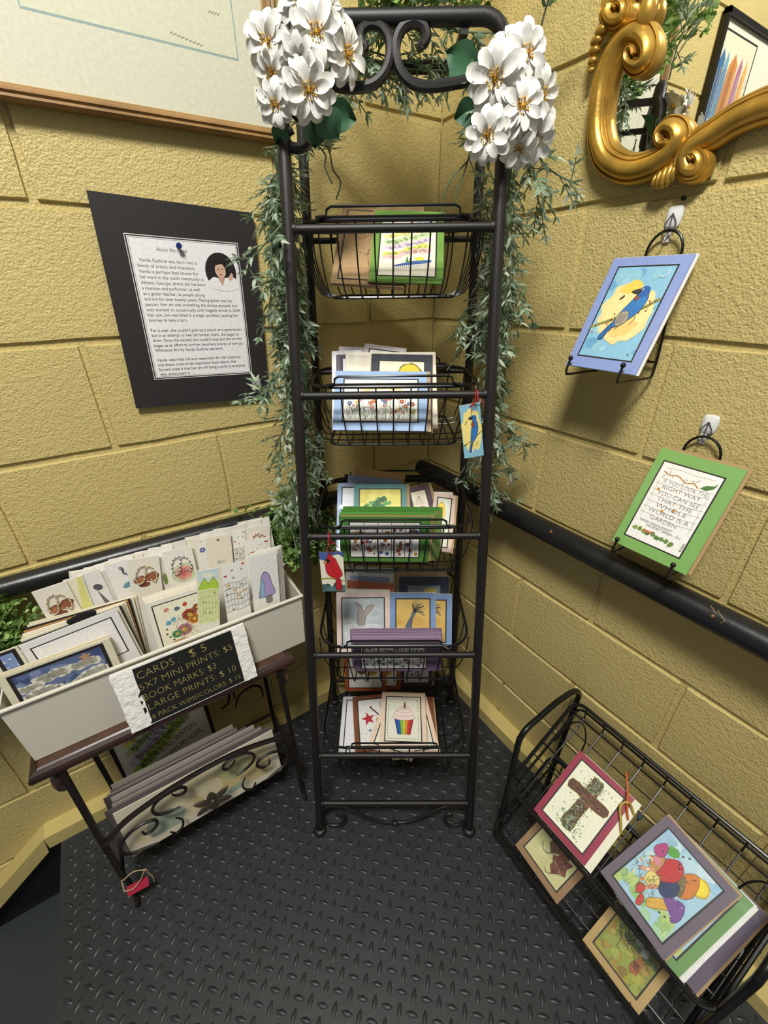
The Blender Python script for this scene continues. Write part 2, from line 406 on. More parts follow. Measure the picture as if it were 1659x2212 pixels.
def basket(zr, si=.034):
    zt = zr + .012; f0 = fb(zr) + .012; b0 = BB - .010; w_ = min(fw(zr), bw(zr)) - .014; d = .096; Rc = .055
    dep = b0 - f0; cb = (f0 + b0) / 2
    def ring(inset, z, rc, n=7):
        out = []; hw = w_ - inset; hd = dep / 2 - inset * .20
        rc = min(rc, hd * .95)
        for cx, cy, a0 in ((hw - rc, hd - rc, 0), (-hw + rc, hd - rc, 90), (-hw + rc, -hd + rc, 180), (hw - rc, -hd + rc, 270)):
            for i in range(n):
                t = math.radians(a0 + 90 * i / (n - 1)); out.append(rk(cx + rc * math.cos(t), cb + cy + rc * math.sin(t), z))
        return out
    mb = LMB(rack); mb.tube(ring(0, zt, Rc), .0032, 8, True)
    mb.tube(ring(si, zr - d, .02), .0026, 6, True)
    hw, hd = w_, dep / 2
    for i in range(-4, 5):                       # wires from front lip under to the back lip
        a = i * .026; top = i * (hw - .03) / 4
        pts = [rk(top, cb - hd, zt), rk(top * .98, cb - hd + .0005, zr - .035), rk(top * .92, cb - hd + .002, zr - .08), rk(top * .86, cb - hd + si * .2, zr - d),
               rk(top * .86, cb, zr - d), rk(top * .86, cb + hd - si * .2, zr - d), rk(top * .92, cb + hd - .002, zr - .08), rk(top * .98, cb + hd - .0005, zr - .035), rk(top, cb + hd, zt)]
        mb.tube(spline(pts, 3), .0014, 5)
    for i in range(-2, 3):                       # wires from side to side
        y = i * (hd - .028) / 2
        pts = [rk(-hw, cb + y, zt), rk(-hw + .003, cb + y, zr - .035), rk(-hw + si * .42, cb + y * .95, zr - .082), rk(-hw + si, cb + y * .9, zr - d), rk(0, cb + y * .9, zr - d),
               rk(hw - si, cb + y * .9, zr - d), rk(hw - si * .42, cb + y * .95, zr - .082), rk(hw - .003, cb + y, zr - .035), rk(hw, cb + y, zt)]
        mb.tube(spline(pts, 3), .0014, 5)
    bo = mb.obj('basket', WIRE)
    for bb, s_ in ((cb - hd, -1), (cb + hd, 1)):  # the raised lip that hooks over the rail
        mb = LMB(rack); h = .014
        pts = [rk(-.118, bb + s_ * .008, zr - .004), rk(-.118, bb + s_ * .010, zt + .004), rk(-.104, bb, zt + .006), rk(-.103, bb, zt + h), rk(-.096, bb, zt + h + .004),
               rk(.096, bb, zt + h + .004), rk(.103, bb, zt + h), rk(.104, bb, zt + .006), rk(.118, bb + s_ * .010, zt + .004), rk(.118, bb + s_ * .008, zr - .004)]
        mb.tube(pts, .0022, 6); mb.tube([rk(-.118, bb, zt + .004), rk(.118, bb, zt + .004)], .0024, 6); mb.obj('hook_lip', WIRE, bo)
for z in RAILS[:5]: basket(z, .046 if z > 1.3 else .034)
# scrolls: big S scrolls under the top bar and the low pair under the bottom rail
def fscroll(px, r, name='scroll'):
    P = [onF(p) for p in px]
    for s in (1, -1):
        mb = LMB(rack); Q = []
        for p in P:
            d = p - RM; a = d.dot(RA); q_ = p - RA * a + RA * (a if s > 0 else -a); Q.append(q_)
        sp = spline(Q, 6); n = len(sp)
        mb.tube(sp, [r * (.65 + .35 * min(1, i / 14, (n - 1 - i) / 14)) for i in range(n)], 8); mb.obj(name, BLACK)
fscroll([(912, 108), (909, 100), (917, 90), (921, 76), (914, 58), (895, 49), (872, 58), (857, 84), (855, 120), (868, 158), (895, 182), (935, 187), (990, 179), (1040, 170), (1072, 180), (1078, 210), (1060, 240), (1035, 262), (1028, 290), (1045, 312), (1072, 310), (1082, 285), (1066, 274)], .0072)
S4 = .26522
fscroll([(640 + S4 * x, 1380 + S4 * y) for x, y in ((1270, 1440), (1262, 1425), (1230, 1430), (1208, 1462), (1228, 1505), (1290, 1520), (1360, 1500), (1392, 1440), (1380, 1385), (1310, 1358), (1210, 1366), (1110, 1408), (1000, 1458), (900, 1490), (812, 1497))], .0042)
mb = LMB(rack); mb.ball(onF((640 + S4 * 805, 1380 + S4 * 1497)), .0072, 10, sq=(1.2, 1.2, .8)); mb.obj('scroll_bead', BLACK)
# ================================================================ flat prints: shapes of ink on the picture's own plane
TXT = {}
def text_mesh(body, res=2, thin=0.0):
    key = (body, thin)
    if key in TXT: return TXT[key]
    cu = bpy.data.curves.new('t', 'FONT'); cu.body = body; cu.resolution_u = res; cu.size = 1.0; cu.fill_mode = 'FRONT'; cu.offset = thin
    ob = bpy.data.objects.new('t', cu); COL.objects.link(ob)
    dg = bpy.context.evaluated_depsgraph_get(); me = bpy.data.meshes.new_from_object(ob.evaluated_get(dg))
    vs_ = [(v.co.x, v.co.y) for v in me.vertices]; fs = [tuple(p.vertices) for p in me.polygons]
    bpy.data.objects.remove(ob); bpy.data.meshes.remove(me); bpy.data.curves.remove(cu)
    TXT[key] = (vs_, fs); return TXT[key]
class Art:
    LZ = 1.5e-5
    def __init__(s, w, h, seed=1): s.w, s.h = w, h; s.mb = MB(); s.z = 0.0; s.r = random.Random(seed)
    def up(s, n=1): s.z += s.LZ * n
    def P(s, u, v, clip=True):
        if clip: u = min(max(u, 0.0), 1.0); v = min(max(v, 0.0), 1.0)
        return ((u - .5) * s.w, (v - .5) * s.h, s.z)
    def poly(s, pts, col, up=True, sm=0, ink=None):
        if up: s.up()
        if sm: pts = [(p.x, p.y) for p in spline([(x, y, 0) for x, y in pts], sm, True)]
        if ink: s.line(pts, .0013, ink, 0, False, True); s.up()
        s.mb.add([s.P(*p) for p in pts], [tuple(range(len(pts)))], hx(col) if isinstance(col, str) else col)
    def rect(s, u0, v0, u1, v1, col, up=True): s.poly([(u0, v0), (u1, v0), (u1, v1), (u0, v1)], col, up)
    def ell(s, u, v, ru, rv=None, col='#000000', n=16, rot=0, jit=0, up=True):
        rv = ru * s.w / s.h if rv is None else rv; pts = []
        for k in range(n):
            a = 2 * math.pi * k / n; j = 1 + s.r.uniform(-jit, jit); x = ru * math.cos(a) * j * s.w; y = rv * math.sin(a) * j * s.h
            c_, s_ = math.cos(rot), math.sin(rot); pts.append((u + (x * c_ - y * s_) / s.w, v + (x * s_ + y * c_) / s.h))
        s.poly(pts, col, up, 2 if (jit or n < 12) and max(ru * s.w, rv * s.h) > .0025 else 0)
    def line(s, pts, wd, col, sm=0, up=True, closed=False):          # wd in metres
        if up: s.up()
        if sm: pts = [(p.x, p.y) for p in spline([(x, y, 0) for x, y in pts], sm, closed)]
        if closed: pts = list(pts) + [pts[0]]
        col = hx(col) if isinstance(col, str) else col
        for (a, b_) in zip(pts, pts[1:]):
            A_, B_ = V(s.P(*a)), V(s.P(*b_)); d = B_ - A_
            if d.length < 1e-7: continue
            n = V((-d.y, d.x, 0)).normalized() * wd / 2; e = d.normalized() * wd * .25
            s.mb.add([A_ - n - e, B_ - n + e, B_ + n + e, A_ + n - e], [(0, 1, 2, 3)], col)
    def text(s, body, u, v, size, col, rot=0, fit=None, align='l', res=2, sx=1.0, thin=0.0):   # size in metres (cap height ~ .7)
        if not body.strip(): return
        vs_, fs = text_mesh(body, res, thin); s.up()
        if not vs_: return
        x0 = min(p[0] for p in vs_); x1 = max(p[0] for p in vs_); W = (x1 - x0) * size * sx
        k = sx
        if fit: k = sx * fit / W; W = fit
        ox = {'l': 0, 'c': -W / 2, 'r': -W}[align]; c_, s_ = math.cos(rot), math.sin(rot)
        bx, by = (u - .5) * s.w, (v - .5) * s.h
        out = []
        for x, y in vs_:
            x = (x - x0) * size * k + ox; y *= size; out.append((bx + x * c_ - y * s_, by + x * s_ + y * c_, s.z))
        s.mb.add(out, fs, hx(col) if isinstance(col, str) else col)
    def wash(s, n, u0, v0, u1, v1, cols, r0=.06, r1=.15):
        for i in range(n): s.ell(s.r.uniform(u0, u1), s.r.uniform(v0, v1), s.r.uniform(r0, r1), None, s.r.choice(cols), 10, s.r.uniform(0, 3), .16)
    def twig(s, u, v, a, L, col, wd, n=3):
        e = (u + L * math.cos(a) * s.h / s.w, v + L * math.sin(a)); s.line([(u, v), ((u + e[0]) / 2 + s.r.uniform(-.02, .02), (v + e[1]) / 2), e], wd, col, 3, False); return e
    def flower(s, u, v, r, col, cc='#d8a832', n=6, stem=None):
        if stem: s.line([(u, v), (u + s.r.uniform(-.02, .02), (v + stem) / 2), (u + s.r.uniform(-.03, .03), stem)], .0006, '#5f7a45', 3)
        s.up()
        for k in range(n):
            a = 2 * math.pi * k / n; s.ell(u + r * .6 * math.cos(a), v + r * .6 * math.sin(a) * s.w / s.h, r * .5, None, col, 7, 0, .1, False)
        s.ell(u, v, r * .35, None, cc, 7)
    def scribble(s, u, v, r, n, col, wd=.0005):
        pts = [(u, v)]
        for i in range(n): pts.append((u + s.r.uniform(-r, r), v + s.r.uniform(-r, r) * s.w / s.h))
        s.line(pts, wd, col, 4)
    def obj(s, name, parent, M, material=None): return s.mb.obj(name, material or PRINT, parent, False, M)

INK = '#2c2a28'
def a_bird(A):
    A.rect(0, 0, 1, 1, '#8fc3dc'); A.wash(26, 0, 0, 1, 1, ['#7fb8d8', '#a5cfdf', '#96c9d6', '#6fa9d0'], .05, .12)
    A.ell(.5, .5, .45, .34, '#f0dc9a', 28, .3, .1); A.ell(.5, .5, .42, .31, '#f6e39f', 28, .3, .12); A.ell(.55, .36, .25, .13, '#f3cf7c', 16, .2, .15); A.ell(.42, .78, .2, .08, '#efd25e', 14, .3, .2)
    A.line([(.0, .33), (.25, .40), (.5, .47), (.75, .55), (.98, .66)], .0045, '#8c8a3c', 4); A.line([(.0, .335), (.25, .405), (.5, .475), (.75, .555), (.98, .665)], .0012, '#b5a952', 4)
    for i in range(16):
        u = A.r.uniform(.02, .95); v = .34 + .32 * u + A.r.uniform(-.12, .08); A.ell(u, v, .016, None, '#b3443a', 7)
        A.line([(u, v), (u + A.r.uniform(-.05, .05), .34 + .32 * u)], .0006, '#6d5a3c')
    for i in range(7):
        u = A.r.uniform(.3, .75); v = .34 + .28 * u; A.line([(u, v), (u - .03, v - .06), (u - .01, v - .1), (u - .06, v - .17)], .0006, '#5c4a30', 3)
    A.poly([(.30, .20), (.36, .30), (.46, .40), (.42, .44), (.33, .36), (.22, .22)], '#2f6aa8', sm=3, ink='#35312e')           # tail
    A.poly([(.36, .36), (.42, .50), (.52, .62), (.60, .72), (.70, .75), (.78, .68), (.76, .56), (.66, .46), (.52, .38), (.42, .34)], '#3677b8', sm=3, ink='#35312e')
    A.poly([(.56, .66), (.62, .62), (.70, .60), (.66, .67), (.60, .70)], '#8b4a3e', sm=3, ink='#35312e')                       # throat
    A.ell(.67, .73, .10, None, '#2f62a6', 16); A.ell(.70, .62, .09, None, '#3a7fc0', 14); A.poly([(.42, .37), (.40, .48), (.55, .52), (.60, .42), (.5, .36)], '#a9a08c', sm=3, ink='#35312e')
    for i in range(6): A.line([(.42 + .02 * i, .38), (.44 + .025 * i, .49)], .0006, '#4d4a45')
    A.poly([(.60, .76), (.46, .73), (.60, .71)], '#3a3835', sm=3, ink='#35312e'); A.ell(.63, .755, .018, None, '#f2f2f2', 8); A.ell(.63, .755, .012, None, '#14181f', 8)
    A.ell(.33, .665, .05, .010, '#3d4038', 10, .75); A.ell(.345, .685, .012, None, '#33352f', 8)
    A.line([(.80, .90), (.86, .88), (.91, .91), (.93, .96)], .0012, '#eaf4f6', 4)
    A.scribble(.9, .05, .04, 5, '#5a6f78', .0004)
def a_garden(A):
    A.rect(0, 0, 1, 1, '#f3f1ec')
    A.line([(.08, .93), (.3, .95), (.55, .94), (.9, .95)], .0006, '#8a8275', 3)
    A.line([(.08, .89), (.2, .86), (.33, .88), (.5, .83), (.62, .85), (.72, .81)], .002, '#c98d4a', 3)
    for u, v in ((.14, .85), (.2, .87), (.26, .84), (.52, .86), (.58, .87), (.64, .86), (.48, .84)): A.line([(u, v), (u + A.r.uniform(-.06, .06), v + A.r.uniform(-.05, .06))], .0009, '#74803f', 0)
    A.poly([(.74, .82), (.82, .87), (.93, .89), (.97, .93), (.95, .86), (.85, .81)], '#4f7a35')
    rows = [('"IF YOU LOOK THE', .755, .80), ('RIGHT WAY', .685, .66), ('YOU CAN SEE', .605, .74), ('THAT THE', .53, .62), ('WHOLE', .455, .55), ('WORLD IS A', .375, .72), ('GARDEN"', .295, .52)]
    for t, v, f in rows:
        A.text(t, .12 + (.8 - f) * .45, v, .0105, '#3e3b37', -.03, fit=f * A.w, thin=-.018)
        A.line([(.04, v + .055), (.3, v + .045), (.6, v + .03), (.97, v + .05)], .0004, '#8f8b84', 3)
    for u in (.08, .93): A.line([(u, .78), (u + .01, .3)], .0004, '#8f8b84')
    A.text('FRANCES HODGSON BURNETT', .1, .235, .0055, '#4c4a46', -.02, fit=.6 * A.w); A.text('THE SECRET GARDEN - 1911', .25, .195, .0055, '#4c4a46', -.02, fit=.62 * A.w)
    A.text('VANDA', .95, .17, .0055, '#4c4a46', -1.57, fit=.11 * A.h)
    for u, v in ((.14, .66), (.38, .42), (.56, .47)): A.ell(u, v + .005, .028, None, '#c98a3a', 9)
    for i in range(9):
        u = .1 + .085 * i; A.ell(u, .13 - .03 * (i / 9) + A.r.uniform(-.01, .01), .045, None, A.r.choice(['#6d8a45', '#86a04f', '#5b7a3c']), 9, 0, .3)
    for u in (.28, .34, .39): A.ell(u, .135, .025, None, '#d0573d', 8)
def a_cross(A):
    A.rect(0, 0, 1, 1, '#efeed6')
    bark = ['#5a3a28', '#6f4a30', '#4a2f22', '#82553a', '#3d2a20']
    A.poly([(.36, .09), (.62, .08), (.61, .3), (.63, .55), (.62, .92), (.52, .95), (.38, .93), (.39, .6), (.37, .3)], '#57402c', sm=2, ink='#cfc04a')
    A.poly([(.08, .55), (.3, .57), (.6, .55), (.93, .58), (.94, .71), (.7, .72), (.4, .71), (.07, .70)], '#5d3f2a', sm=2, ink='#cfc04a')
    for i in range(150):
        if i % 2: u, v = A.r.uniform(.41, .59), A.r.uniform(.12, .92)
        else: u, v = A.r.uniform(.1, .9), A.r.uniform(.585, .685)
        A.ell(u, v, A.r.uniform(.012, .045), A.r.uniform(.006, .018), A.r.choice(bark + ['#8f4436']), 6, A.r.uniform(0, 3), .3, i % 6 == 0)
    for i in range(340):
        k = A.r.random()
        if k < .45: u, v = A.r.gauss(.50, .15), A.r.uniform(.06, .28)
        elif k < .6: u, v = A.r.gauss(.50, .1), A.r.uniform(.28, .55)
        else: u, v = A.r.gauss(.5, .11), A.r.uniform(.72, .95)
        A.ell(u, v, A.r.uniform(.009, .019), None, A.r.choice(['#5d7c4a', '#7c966a', '#8f9c86', '#476238', '#a7ad8f']), 5, A.r.uniform(0, 3), .2, i % 14 == 0)
    A.scribble(.8, .05, .03, 5, '#57534c', .0004)
def a_mush(A):
    A.rect(0, 0, 1, 1, '#a9cfe3'); A.wash(26, 0, .5, 1, 1, ['#9cc6e0', '#bcd9e6', '#a4c4dd', '#c9e0ea'], .05, .12)
    A.wash(22, 0, 0, 1, .25, ['#b9cf7c', '#c8d88c', '#9cc07a', '#a9cfa8'], .06, .11)
    A.ell(.80, .80, .155, None, '#caa93c', 30, 0, .06); A.ell(.80, .80, .13, None, '#f1da2a', 26)
    A.poly([(.50, .18), (.58, .30), (.72, .40), (.82, .36), (.70, .24), (.58, .12)], '#d9ab45', sm=3, ink='#35312e'); A.poly([(.62, .36), (.72, .46), (.86, .50), (.94, .36), (.90, .24), (.80, .30)], '#7a4f96', sm=3, ink='#35312e')
    A.poly([(.52, .62), (.58, .78), (.68, .88), (.78, .82), (.84, .64), (.74, .52), (.60, .54)], '#cf7a2e', sm=3, ink='#35312e'); A.poly([(.50, .60), (.58, .74), (.66, .70), (.74, .54), (.60, .52)], '#7a6838', sm=3, ink='#35312e')
    A.poly([(.44, .50), (.54, .62), (.66, .60), (.70, .48), (.60, .36), (.46, .40)], '#2d3a63', sm=3, ink='#35312e'); A.poly([(.22, .50), (.26, .68), (.40, .82), (.54, .78), (.58, .62), (.46, .48), (.34, .42)], '#c22f2f', sm=3, ink='#35312e')
    A.poly([(.14, .58), (.22, .70), (.30, .66), (.32, .48), (.24, .46)], '#b98a55', sm=3, ink='#35312e'); A.poly([(.30, .30), (.26, .44), (.40, .48), (.48, .36)], '#e4d27a', sm=3, ink='#35312e')
    A.line([(.34, .20), (.46, .38)], .006, '#cf8e6a'); A.line([(.16, .38), (.28, .48)], .006, '#d99b72')
    A.ell(.28, .84, .09, None, '#5ba23e', 16, 0, .15); A.poly([(.06, .70), (.12, .84), (.2, .82), (.24, .70), (.16, .64)], '#b3407c', sm=3, ink='#35312e'); A.ell(.17, .92, .08, .04, '#8fc0cf', 12, .5); A.ell(.22, .60, .06, .04, '#d8849a', 10, 0, .3)
    A.poly([(.28, .22), (.36, .26), (.40, .18), (.34, .12)], '#c63b35', sm=3, ink='#35312e'); A.poly([(.40, .16), (.48, .14), (.50, .05), (.44, .03)], '#c63b35', sm=3, ink='#35312e'); A.ell(.27, .29, .03, None, '#d9792f', 8)
    for u, v in ((.40, .90), (.44, .80), (.18, .74), (.72, .2), (.80, .22), (.47, .95)): A.ell(u, v, .02, .012, '#2f3a40', 7, .6)
    for i in range(46): A.twig(A.r.uniform(.02, .5), A.r.uniform(.05, .5), A.r.uniform(.8, 2.4), A.r.uniform(.05, .12), A.r.choice(['#4d7440', '#3f6b5a', '#7a9a4a', '#57493a']), .0006)
    for i in range(16): A.ell(A.r.uniform(.03, .25), A.r.uniform(.25, .65), .02, .013, A.r.choice(['#c9823c', '#e9dca0', '#b5623c', '#f1efe0']), 7, A.r.uniform(0, 3))
    for i in range(6): A.scribble(A.r.uniform(.3, .85), A.r.uniform(.3, .85), .05, 4, INK, .0004)
    for i in range(18): A.ell(A.r.uniform(.5, .98), A.r.uniform(.05, .95), .008, None, '#eef4f2', 6, 0, 0, i == 0)
def a_leaf(A):
    A.rect(0, 0, 1, 1, '#d2cf96'); A.wash(16, 0, 0, 1, 1, ['#cbc98a', '#d8d5a2', '#c4c48c'], .08, .16)
    for du, dv, k, c in ((0, 0, 1.5, '#6e4a32'), (.26, -.2, 1.2, '#7d4433')):
        out = [(.0, .0), (-.10, .06), (-.09, .12), (-.17, .18), (-.09, .22), (-.12, .32), (-.02, .28), (.02, .42), (.07, .28), (.17, .30), (.13, .20), (.19, .12), (.10, .09)]
        A.poly([(.46 + du + x * k, .30 + dv + y * k) for x, y in out], c, ink='#3d2a20')
        for i in range(26): A.ell(.46 + du + A.r.uniform(-.1, .12) * k, .30 + dv + A.r.uniform(.06, .3) * k, .03, .014, A.r.choice(['#5a3a2c', '#8a5a3c', '#6d3c34', '#94704a']), 7, A.r.uniform(0, 3), .1)
        for x, y in out[3::2]: A.line([(.46 + du, .32 + dv), (.46 + du + x * k * .9, .30 + dv + y * k * .9)], .0008, '#3d2a20')
    A.line([(.46, .30), (.38, .24), (.26, .26), (.2, .32)], .0014, '#5a4636', 4); A.line([(.72, .1), (.64, .05), (.56, .07)], .0014, '#5a4636', 4)
def a_moss(A):
    A.rect(0, 0, 1, 1, '#8d8f45')
    A.wash(90, 0, 0, 1, .55, ['#a8a03a', '#a98f3f', '#98a24a', '#8f7a3c', '#a0ad52', '#b0ae4a'], .04, .10); A.wash(80, 0, .45, 1, 1, ['#56633f', '#6b7a4a', '#4a5440', '#6f7d50', '#5d6a5e', '#4f5c3c'], .04, .10)
    A.wash(18, .15, .45, .8, .85, ['#7f8b8a', '#95a09c', '#5d6a68'], .04, .1)
    for i in range(120): A.twig(A.r.uniform(.1, .95), A.r.uniform(.35, .95), A.r.uniform(0, 6.28), A.r.uniform(.05, .16), A.r.choice(['#3a3f2e', '#4c4a32', '#77705a', '#2e352c']), .0008)
    A.poly([(.62, .22), (.7, .42), (.8, .38), (.82, .2), (.7, .15)], '#a2643a')
    for i in range(7): A.scribble(.72, .28, .08, 4, '#4a2f20', .0005)
def a_rainbow_words(A, words):
    A.rect(0, 0, 1, 1, '#e9e6da')
    bands = [('#9fc3c9', .72), ('#e6da7c', .62), ('#c3d69a', .53), ('#d2c6da', .43), ('#b3ca62', .33)]
    for c, v in bands:
        for i in range(11): A.ell(.14 + .07 * i, v - .12 + .035 * i, .085, .05, c, 9, .4, .25, i == 0)
    for i, t in enumerate(words):
        A.text(t, .10 + .02 * i, .60 - .095 * i, .024, '#3f4a3c', .36, fit=(.74 + .03 * (i % 3)) * A.w)
def a_scribble_land(A):
    A.rect(0, 0, 1, 1, '#ece6d2')
    for c, v in (('#bccbdd', .80), ('#e0dc86', .70), ('#c3d6a4', .60), ('#d3c5d6', .50), ('#cdd668', .40), ('#dfbdb6', .34)):
        for i in range(9): A.ell(.14 + .09 * i, v - .06 + .02 * i + A.r.uniform(-.025, .025), A.r.uniform(.06, .11), A.r.uniform(.03, .05), c, 9, A.r.uniform(0, .6), .3, i == 0)
    for i in range(7): A.scribble(.2 + .1 * i, .58 + .03 * i, .12, 5, '#6c7a55', .0004)
    A.poly([(.25, .14), (.9, .22), (.95, .25), (.9, .27), (.6, .24), (.3, .17)], '#3f5f9c')
    for i in range(18): u = .28 + .036 * i; A.line([(u, .16 + .11 * (u - .25)), (u, .10 + .10 * (u - .25))], .0008, '#3a5590', 0, i == 0)
    for u in (.5, .56): A.poly([(u - .03, .22), (u, .33), (u + .03, .22)], '#4f7a3f')
    A.ell(.72, .28, .08, .03, '#cfd24c', 9, 0, .2)
def a_meadow(A, cols=5, base='#f2efe6', sky='#e8cf8e', tone=None):
    A.rect(0, 0, 1, 1, base)
    if sky:
        for i in range(7): A.ell(.28 + .07 * i, .80 + .04 * math.sin(i * .5), .09, .08, sky, 10, 0, .2, i == 0)
    pal = tone or ['#b0453c', '#d9b23a', '#7a6aa8', '#d88aa0', '#4a6fa8', '#c76b3a']
    for i in range(34):
        u = A.r.uniform(.04, .96); v = A.r.uniform(.18, .62); A.flower(u, v, A.r.uniform(.016, .034), A.r.choice(pal), '#caa24a' if not tone else '#6b625e', 5, .04)
    for i in range(50): A.twig(A.r.uniform(.02, .98), A.r.uniform(.03, .25), A.r.uniform(.9, 2.2), A.r.uniform(.08, .2), A.r.choice(['#5d7a45', '#7a8f55', '#4c5f40']) if not tone else A.r.choice(['#5a5654', '#77706c']), .0006)
    for i in range(8): A.scribble(.1 + .11 * i, .3, .06, 4, '#5d6a4a' if not tone else '#57524f', .0004)
def a_flower_panels(A, tone=None):
    A.rect(0, 0, 1, 1, '#e9e6e0'); pal = tone or ['#a8453f', '#c9963a', '#4f68a0', '#9c4a62', '#8a7a4a', '#b5623c']
    for k in range(5):
        u0 = .01 + .198 * k
        for i in range(13):
            u = u0 + A.r.uniform(.02, .17); v = A.r.uniform(.08, .9); A.flower(u, v, A.r.uniform(.014, .032), A.r.choice(pal), '#5d5348', 5)
        for i in range(16): A.twig(u0 + A.r.uniform(.02, .17), A.r.uniform(.05, .8), A.r.uniform(.9, 2.2), A.r.uniform(.08, .2), '#4b4a40', .0005)
        if k: A.line([(u0 - .006, 0), (u0 - .006, 1)], .0012, INK)
def a_suncard(A):
    A.rect(0, 0, 1, 1, '#ece4cc'); A.ell(.68, .80, .27, None, '#8a7a2c', 30, 0, .06); A.ell(.68, .80, .235, None, '#eccb2e', 28)
    for i in range(20): A.twig(A.r.uniform(.05, .95), A.r.uniform(.05, .3), A.r.uniform(.9, 2.2), .15, '#5a6a48', .0006)
def a_tree(A):
    A.rect(0, 0, 1, 1, '#ece27a'); A.wash(10, 0, 0, 1, 1, ['#f0e888', '#e6da6a'], .1, .18)
    A.line([(.42, .2), (.42, .5), (.40, .62)], .005, '#5c5a3a', 3)
    for i in range(46): A.ell(A.r.gauss(.42, .12), A.r.gauss(.70, .08), .05, None, A.r.choice(['#3f7a4a', '#4f9a56', '#2f6644', '#67a868']), 7, 0, .3, i % 6 == 0)
    for u in (.66, .78, .86): A.flower(u, A.r.uniform(.45, .75), .05, '#4a8a52', '#2f5a3c', 6, .2)
    for i in range(14): A.ell(A.r.uniform(.1, .9), A.r.uniform(.1, .32), .05, .03, A.r.choice(['#8ab54a', '#5d9a4a']), 7, 0, .3)
def a_windtree(A):
    A.rect(0, 0, 1, 1, '#d9b565'); A.wash(16, 0, 0, 1, 1, ['#dcba6c', '#d2ab58', '#e2c47c'], .08, .16)
    A.poly([(.26, .28), (.32, .46), (.44, .62), (.50, .74), (.58, .70), (.50, .58), (.46, .42), (.46, .28)], '#5f6c7c', sm=3, ink='#35312e')
    for i in range(34):
        a = A.r.uniform(-.25, 2.1); L = A.r.uniform(.18, .36); u, v = .54, .72
        A.line([(u, v), (u + .5 * L * math.cos(a), v + .4 * L * math.sin(a)), (u + L * math.cos(a - .25), v + .75 * L * math.sin(a - .2))], .0009, '#3a4350', 3, i == 0)
    for i in range(10): A.twig(.1 + .08 * i, .22, 1.5, .08, '#4f5a60', .0006)
def a_mermaid(A):
    A.rect(0, 0, 1, 1, '#b9c2c4'); A.wash(18, 0, 0, 1, 1, ['#c3cbcd', '#aeb9bd', '#bfc4c2'], .07, .15)
    A.poly([(.40, .42), (.36, .60), (.38, .80), (.32, .92), (.46, .84), (.50, .72), (.62, .84), (.74, .86), (.70, .76), (.56, .62), (.52, .44)], '#a59c98', sm=3, ink='#35312e')
    A.line([(.40, .42), (.36, .60), (.38, .80), (.32, .92), (.46, .84), (.50, .72), (.62, .84), (.74, .86), (.70, .76), (.56, .62), (.52, .44)], .0008, '#5b5552', 2)
    for i in range(9): A.line([(.05, .42 - .045 * i), (.25, .47 - .045 * i), (.45, .41 - .045 * i), (.7, .46 - .045 * i), (.95, .42 - .045 * i)], .0022, '#eef1f1', 3)
def a_cupcake(A):
    A.rect(0, 0, 1, 1, '#ece9d6')
    for i in range(64):
        t = i / 64
        if t < .25: u, v = .06 + .88 * t * 4, .95
        elif t < .5: u, v = .93, .95 - .9 * (t - .25) * 4
        elif t < .75: u, v = .93 - .87 * (t - .5) * 4, .05
        else: u, v = .06, .05 + .9 * (t - .75) * 4
        A.ell(u, v + A.r.uniform(-.012, .012), .022, .008, '#5f7d5c', 6, A.r.uniform(0, 3), 0, i == 0)
    cols = ['#2c4f9a', '#2f6ab0', '#8fbf3f', '#c9cf4a', '#e0902f', '#d2452f', '#a82a3c']
    n = len(cols)
    for k, c in enumerate(cols):
        A.poly([(.34 + .36 * k / n, .14), (.34 + .36 * (k + 1) / n, .14), (.24 + .56 * (k + 1) / n, .50), (.24 + .56 * k / n, .50)], c, k == 0)
    for k in range(n + 1): A.line([(.34 + .36 * k / n, .14), (.24 + .56 * k / n, .50)], .0005, '#3a302c', 0, k == 0)
    for (u, v, ru, rv) in ((.52, .53, .33, .075), (.52, .61, .29, .065), (.53, .69, .22, .055), (.54, .75, .13, .04)):
        A.ell(u, v, ru + .008, rv + .006, '#a8645c', 22); A.ell(u, v, ru, rv, '#f0dcd4', 22)
    A.line([(.54, .74), (.54, .86)], .005, '#7a4a34'); A.line([(.54, .86), (.54, .91)], .0018, '#c9a24a')
def a_star(A):
    A.rect(0, 0, 1, 1, '#eceae6')
    for i in range(90): A.ell(A.r.uniform(.03, .97), A.r.uniform(.03, .97), .009, None, '#3b4450', 5, 0, 0, i == 0)
    pts = []
    for k in range(10):
        a = math.pi / 2 + math.pi * k / 5 + .2; R_ = .22 if k % 2 == 0 else .09; pts.append((.28 + R_ * math.cos(a), .56 + R_ * math.sin(a) * A.w / A.h))
    A.poly(pts, '#b52f3f'); A.line([(.36, .82), (.66, .58)], .004, '#5a2f24'); A.ell(.60, .5, .10, .08, '#c9973f', 12, .6); A.ell(.38, .83, .03, None, '#a8362f', 8)
    A.ell(.75, .86, .12, None, '#b9bcc0', 16); A.ell(.79, .88, .10, None, '#eceae6', 16)
    for u, v, c in ((.5, .3, '#c9a23a'), (.3, .3, '#5a7fae'), (.35, .15, '#3f7a8a'), (.6, .2, '#44618f'), (.7, .35, '#9c5a4a')): A.ell(u, v, .04, None, c, 8, 0, .3)
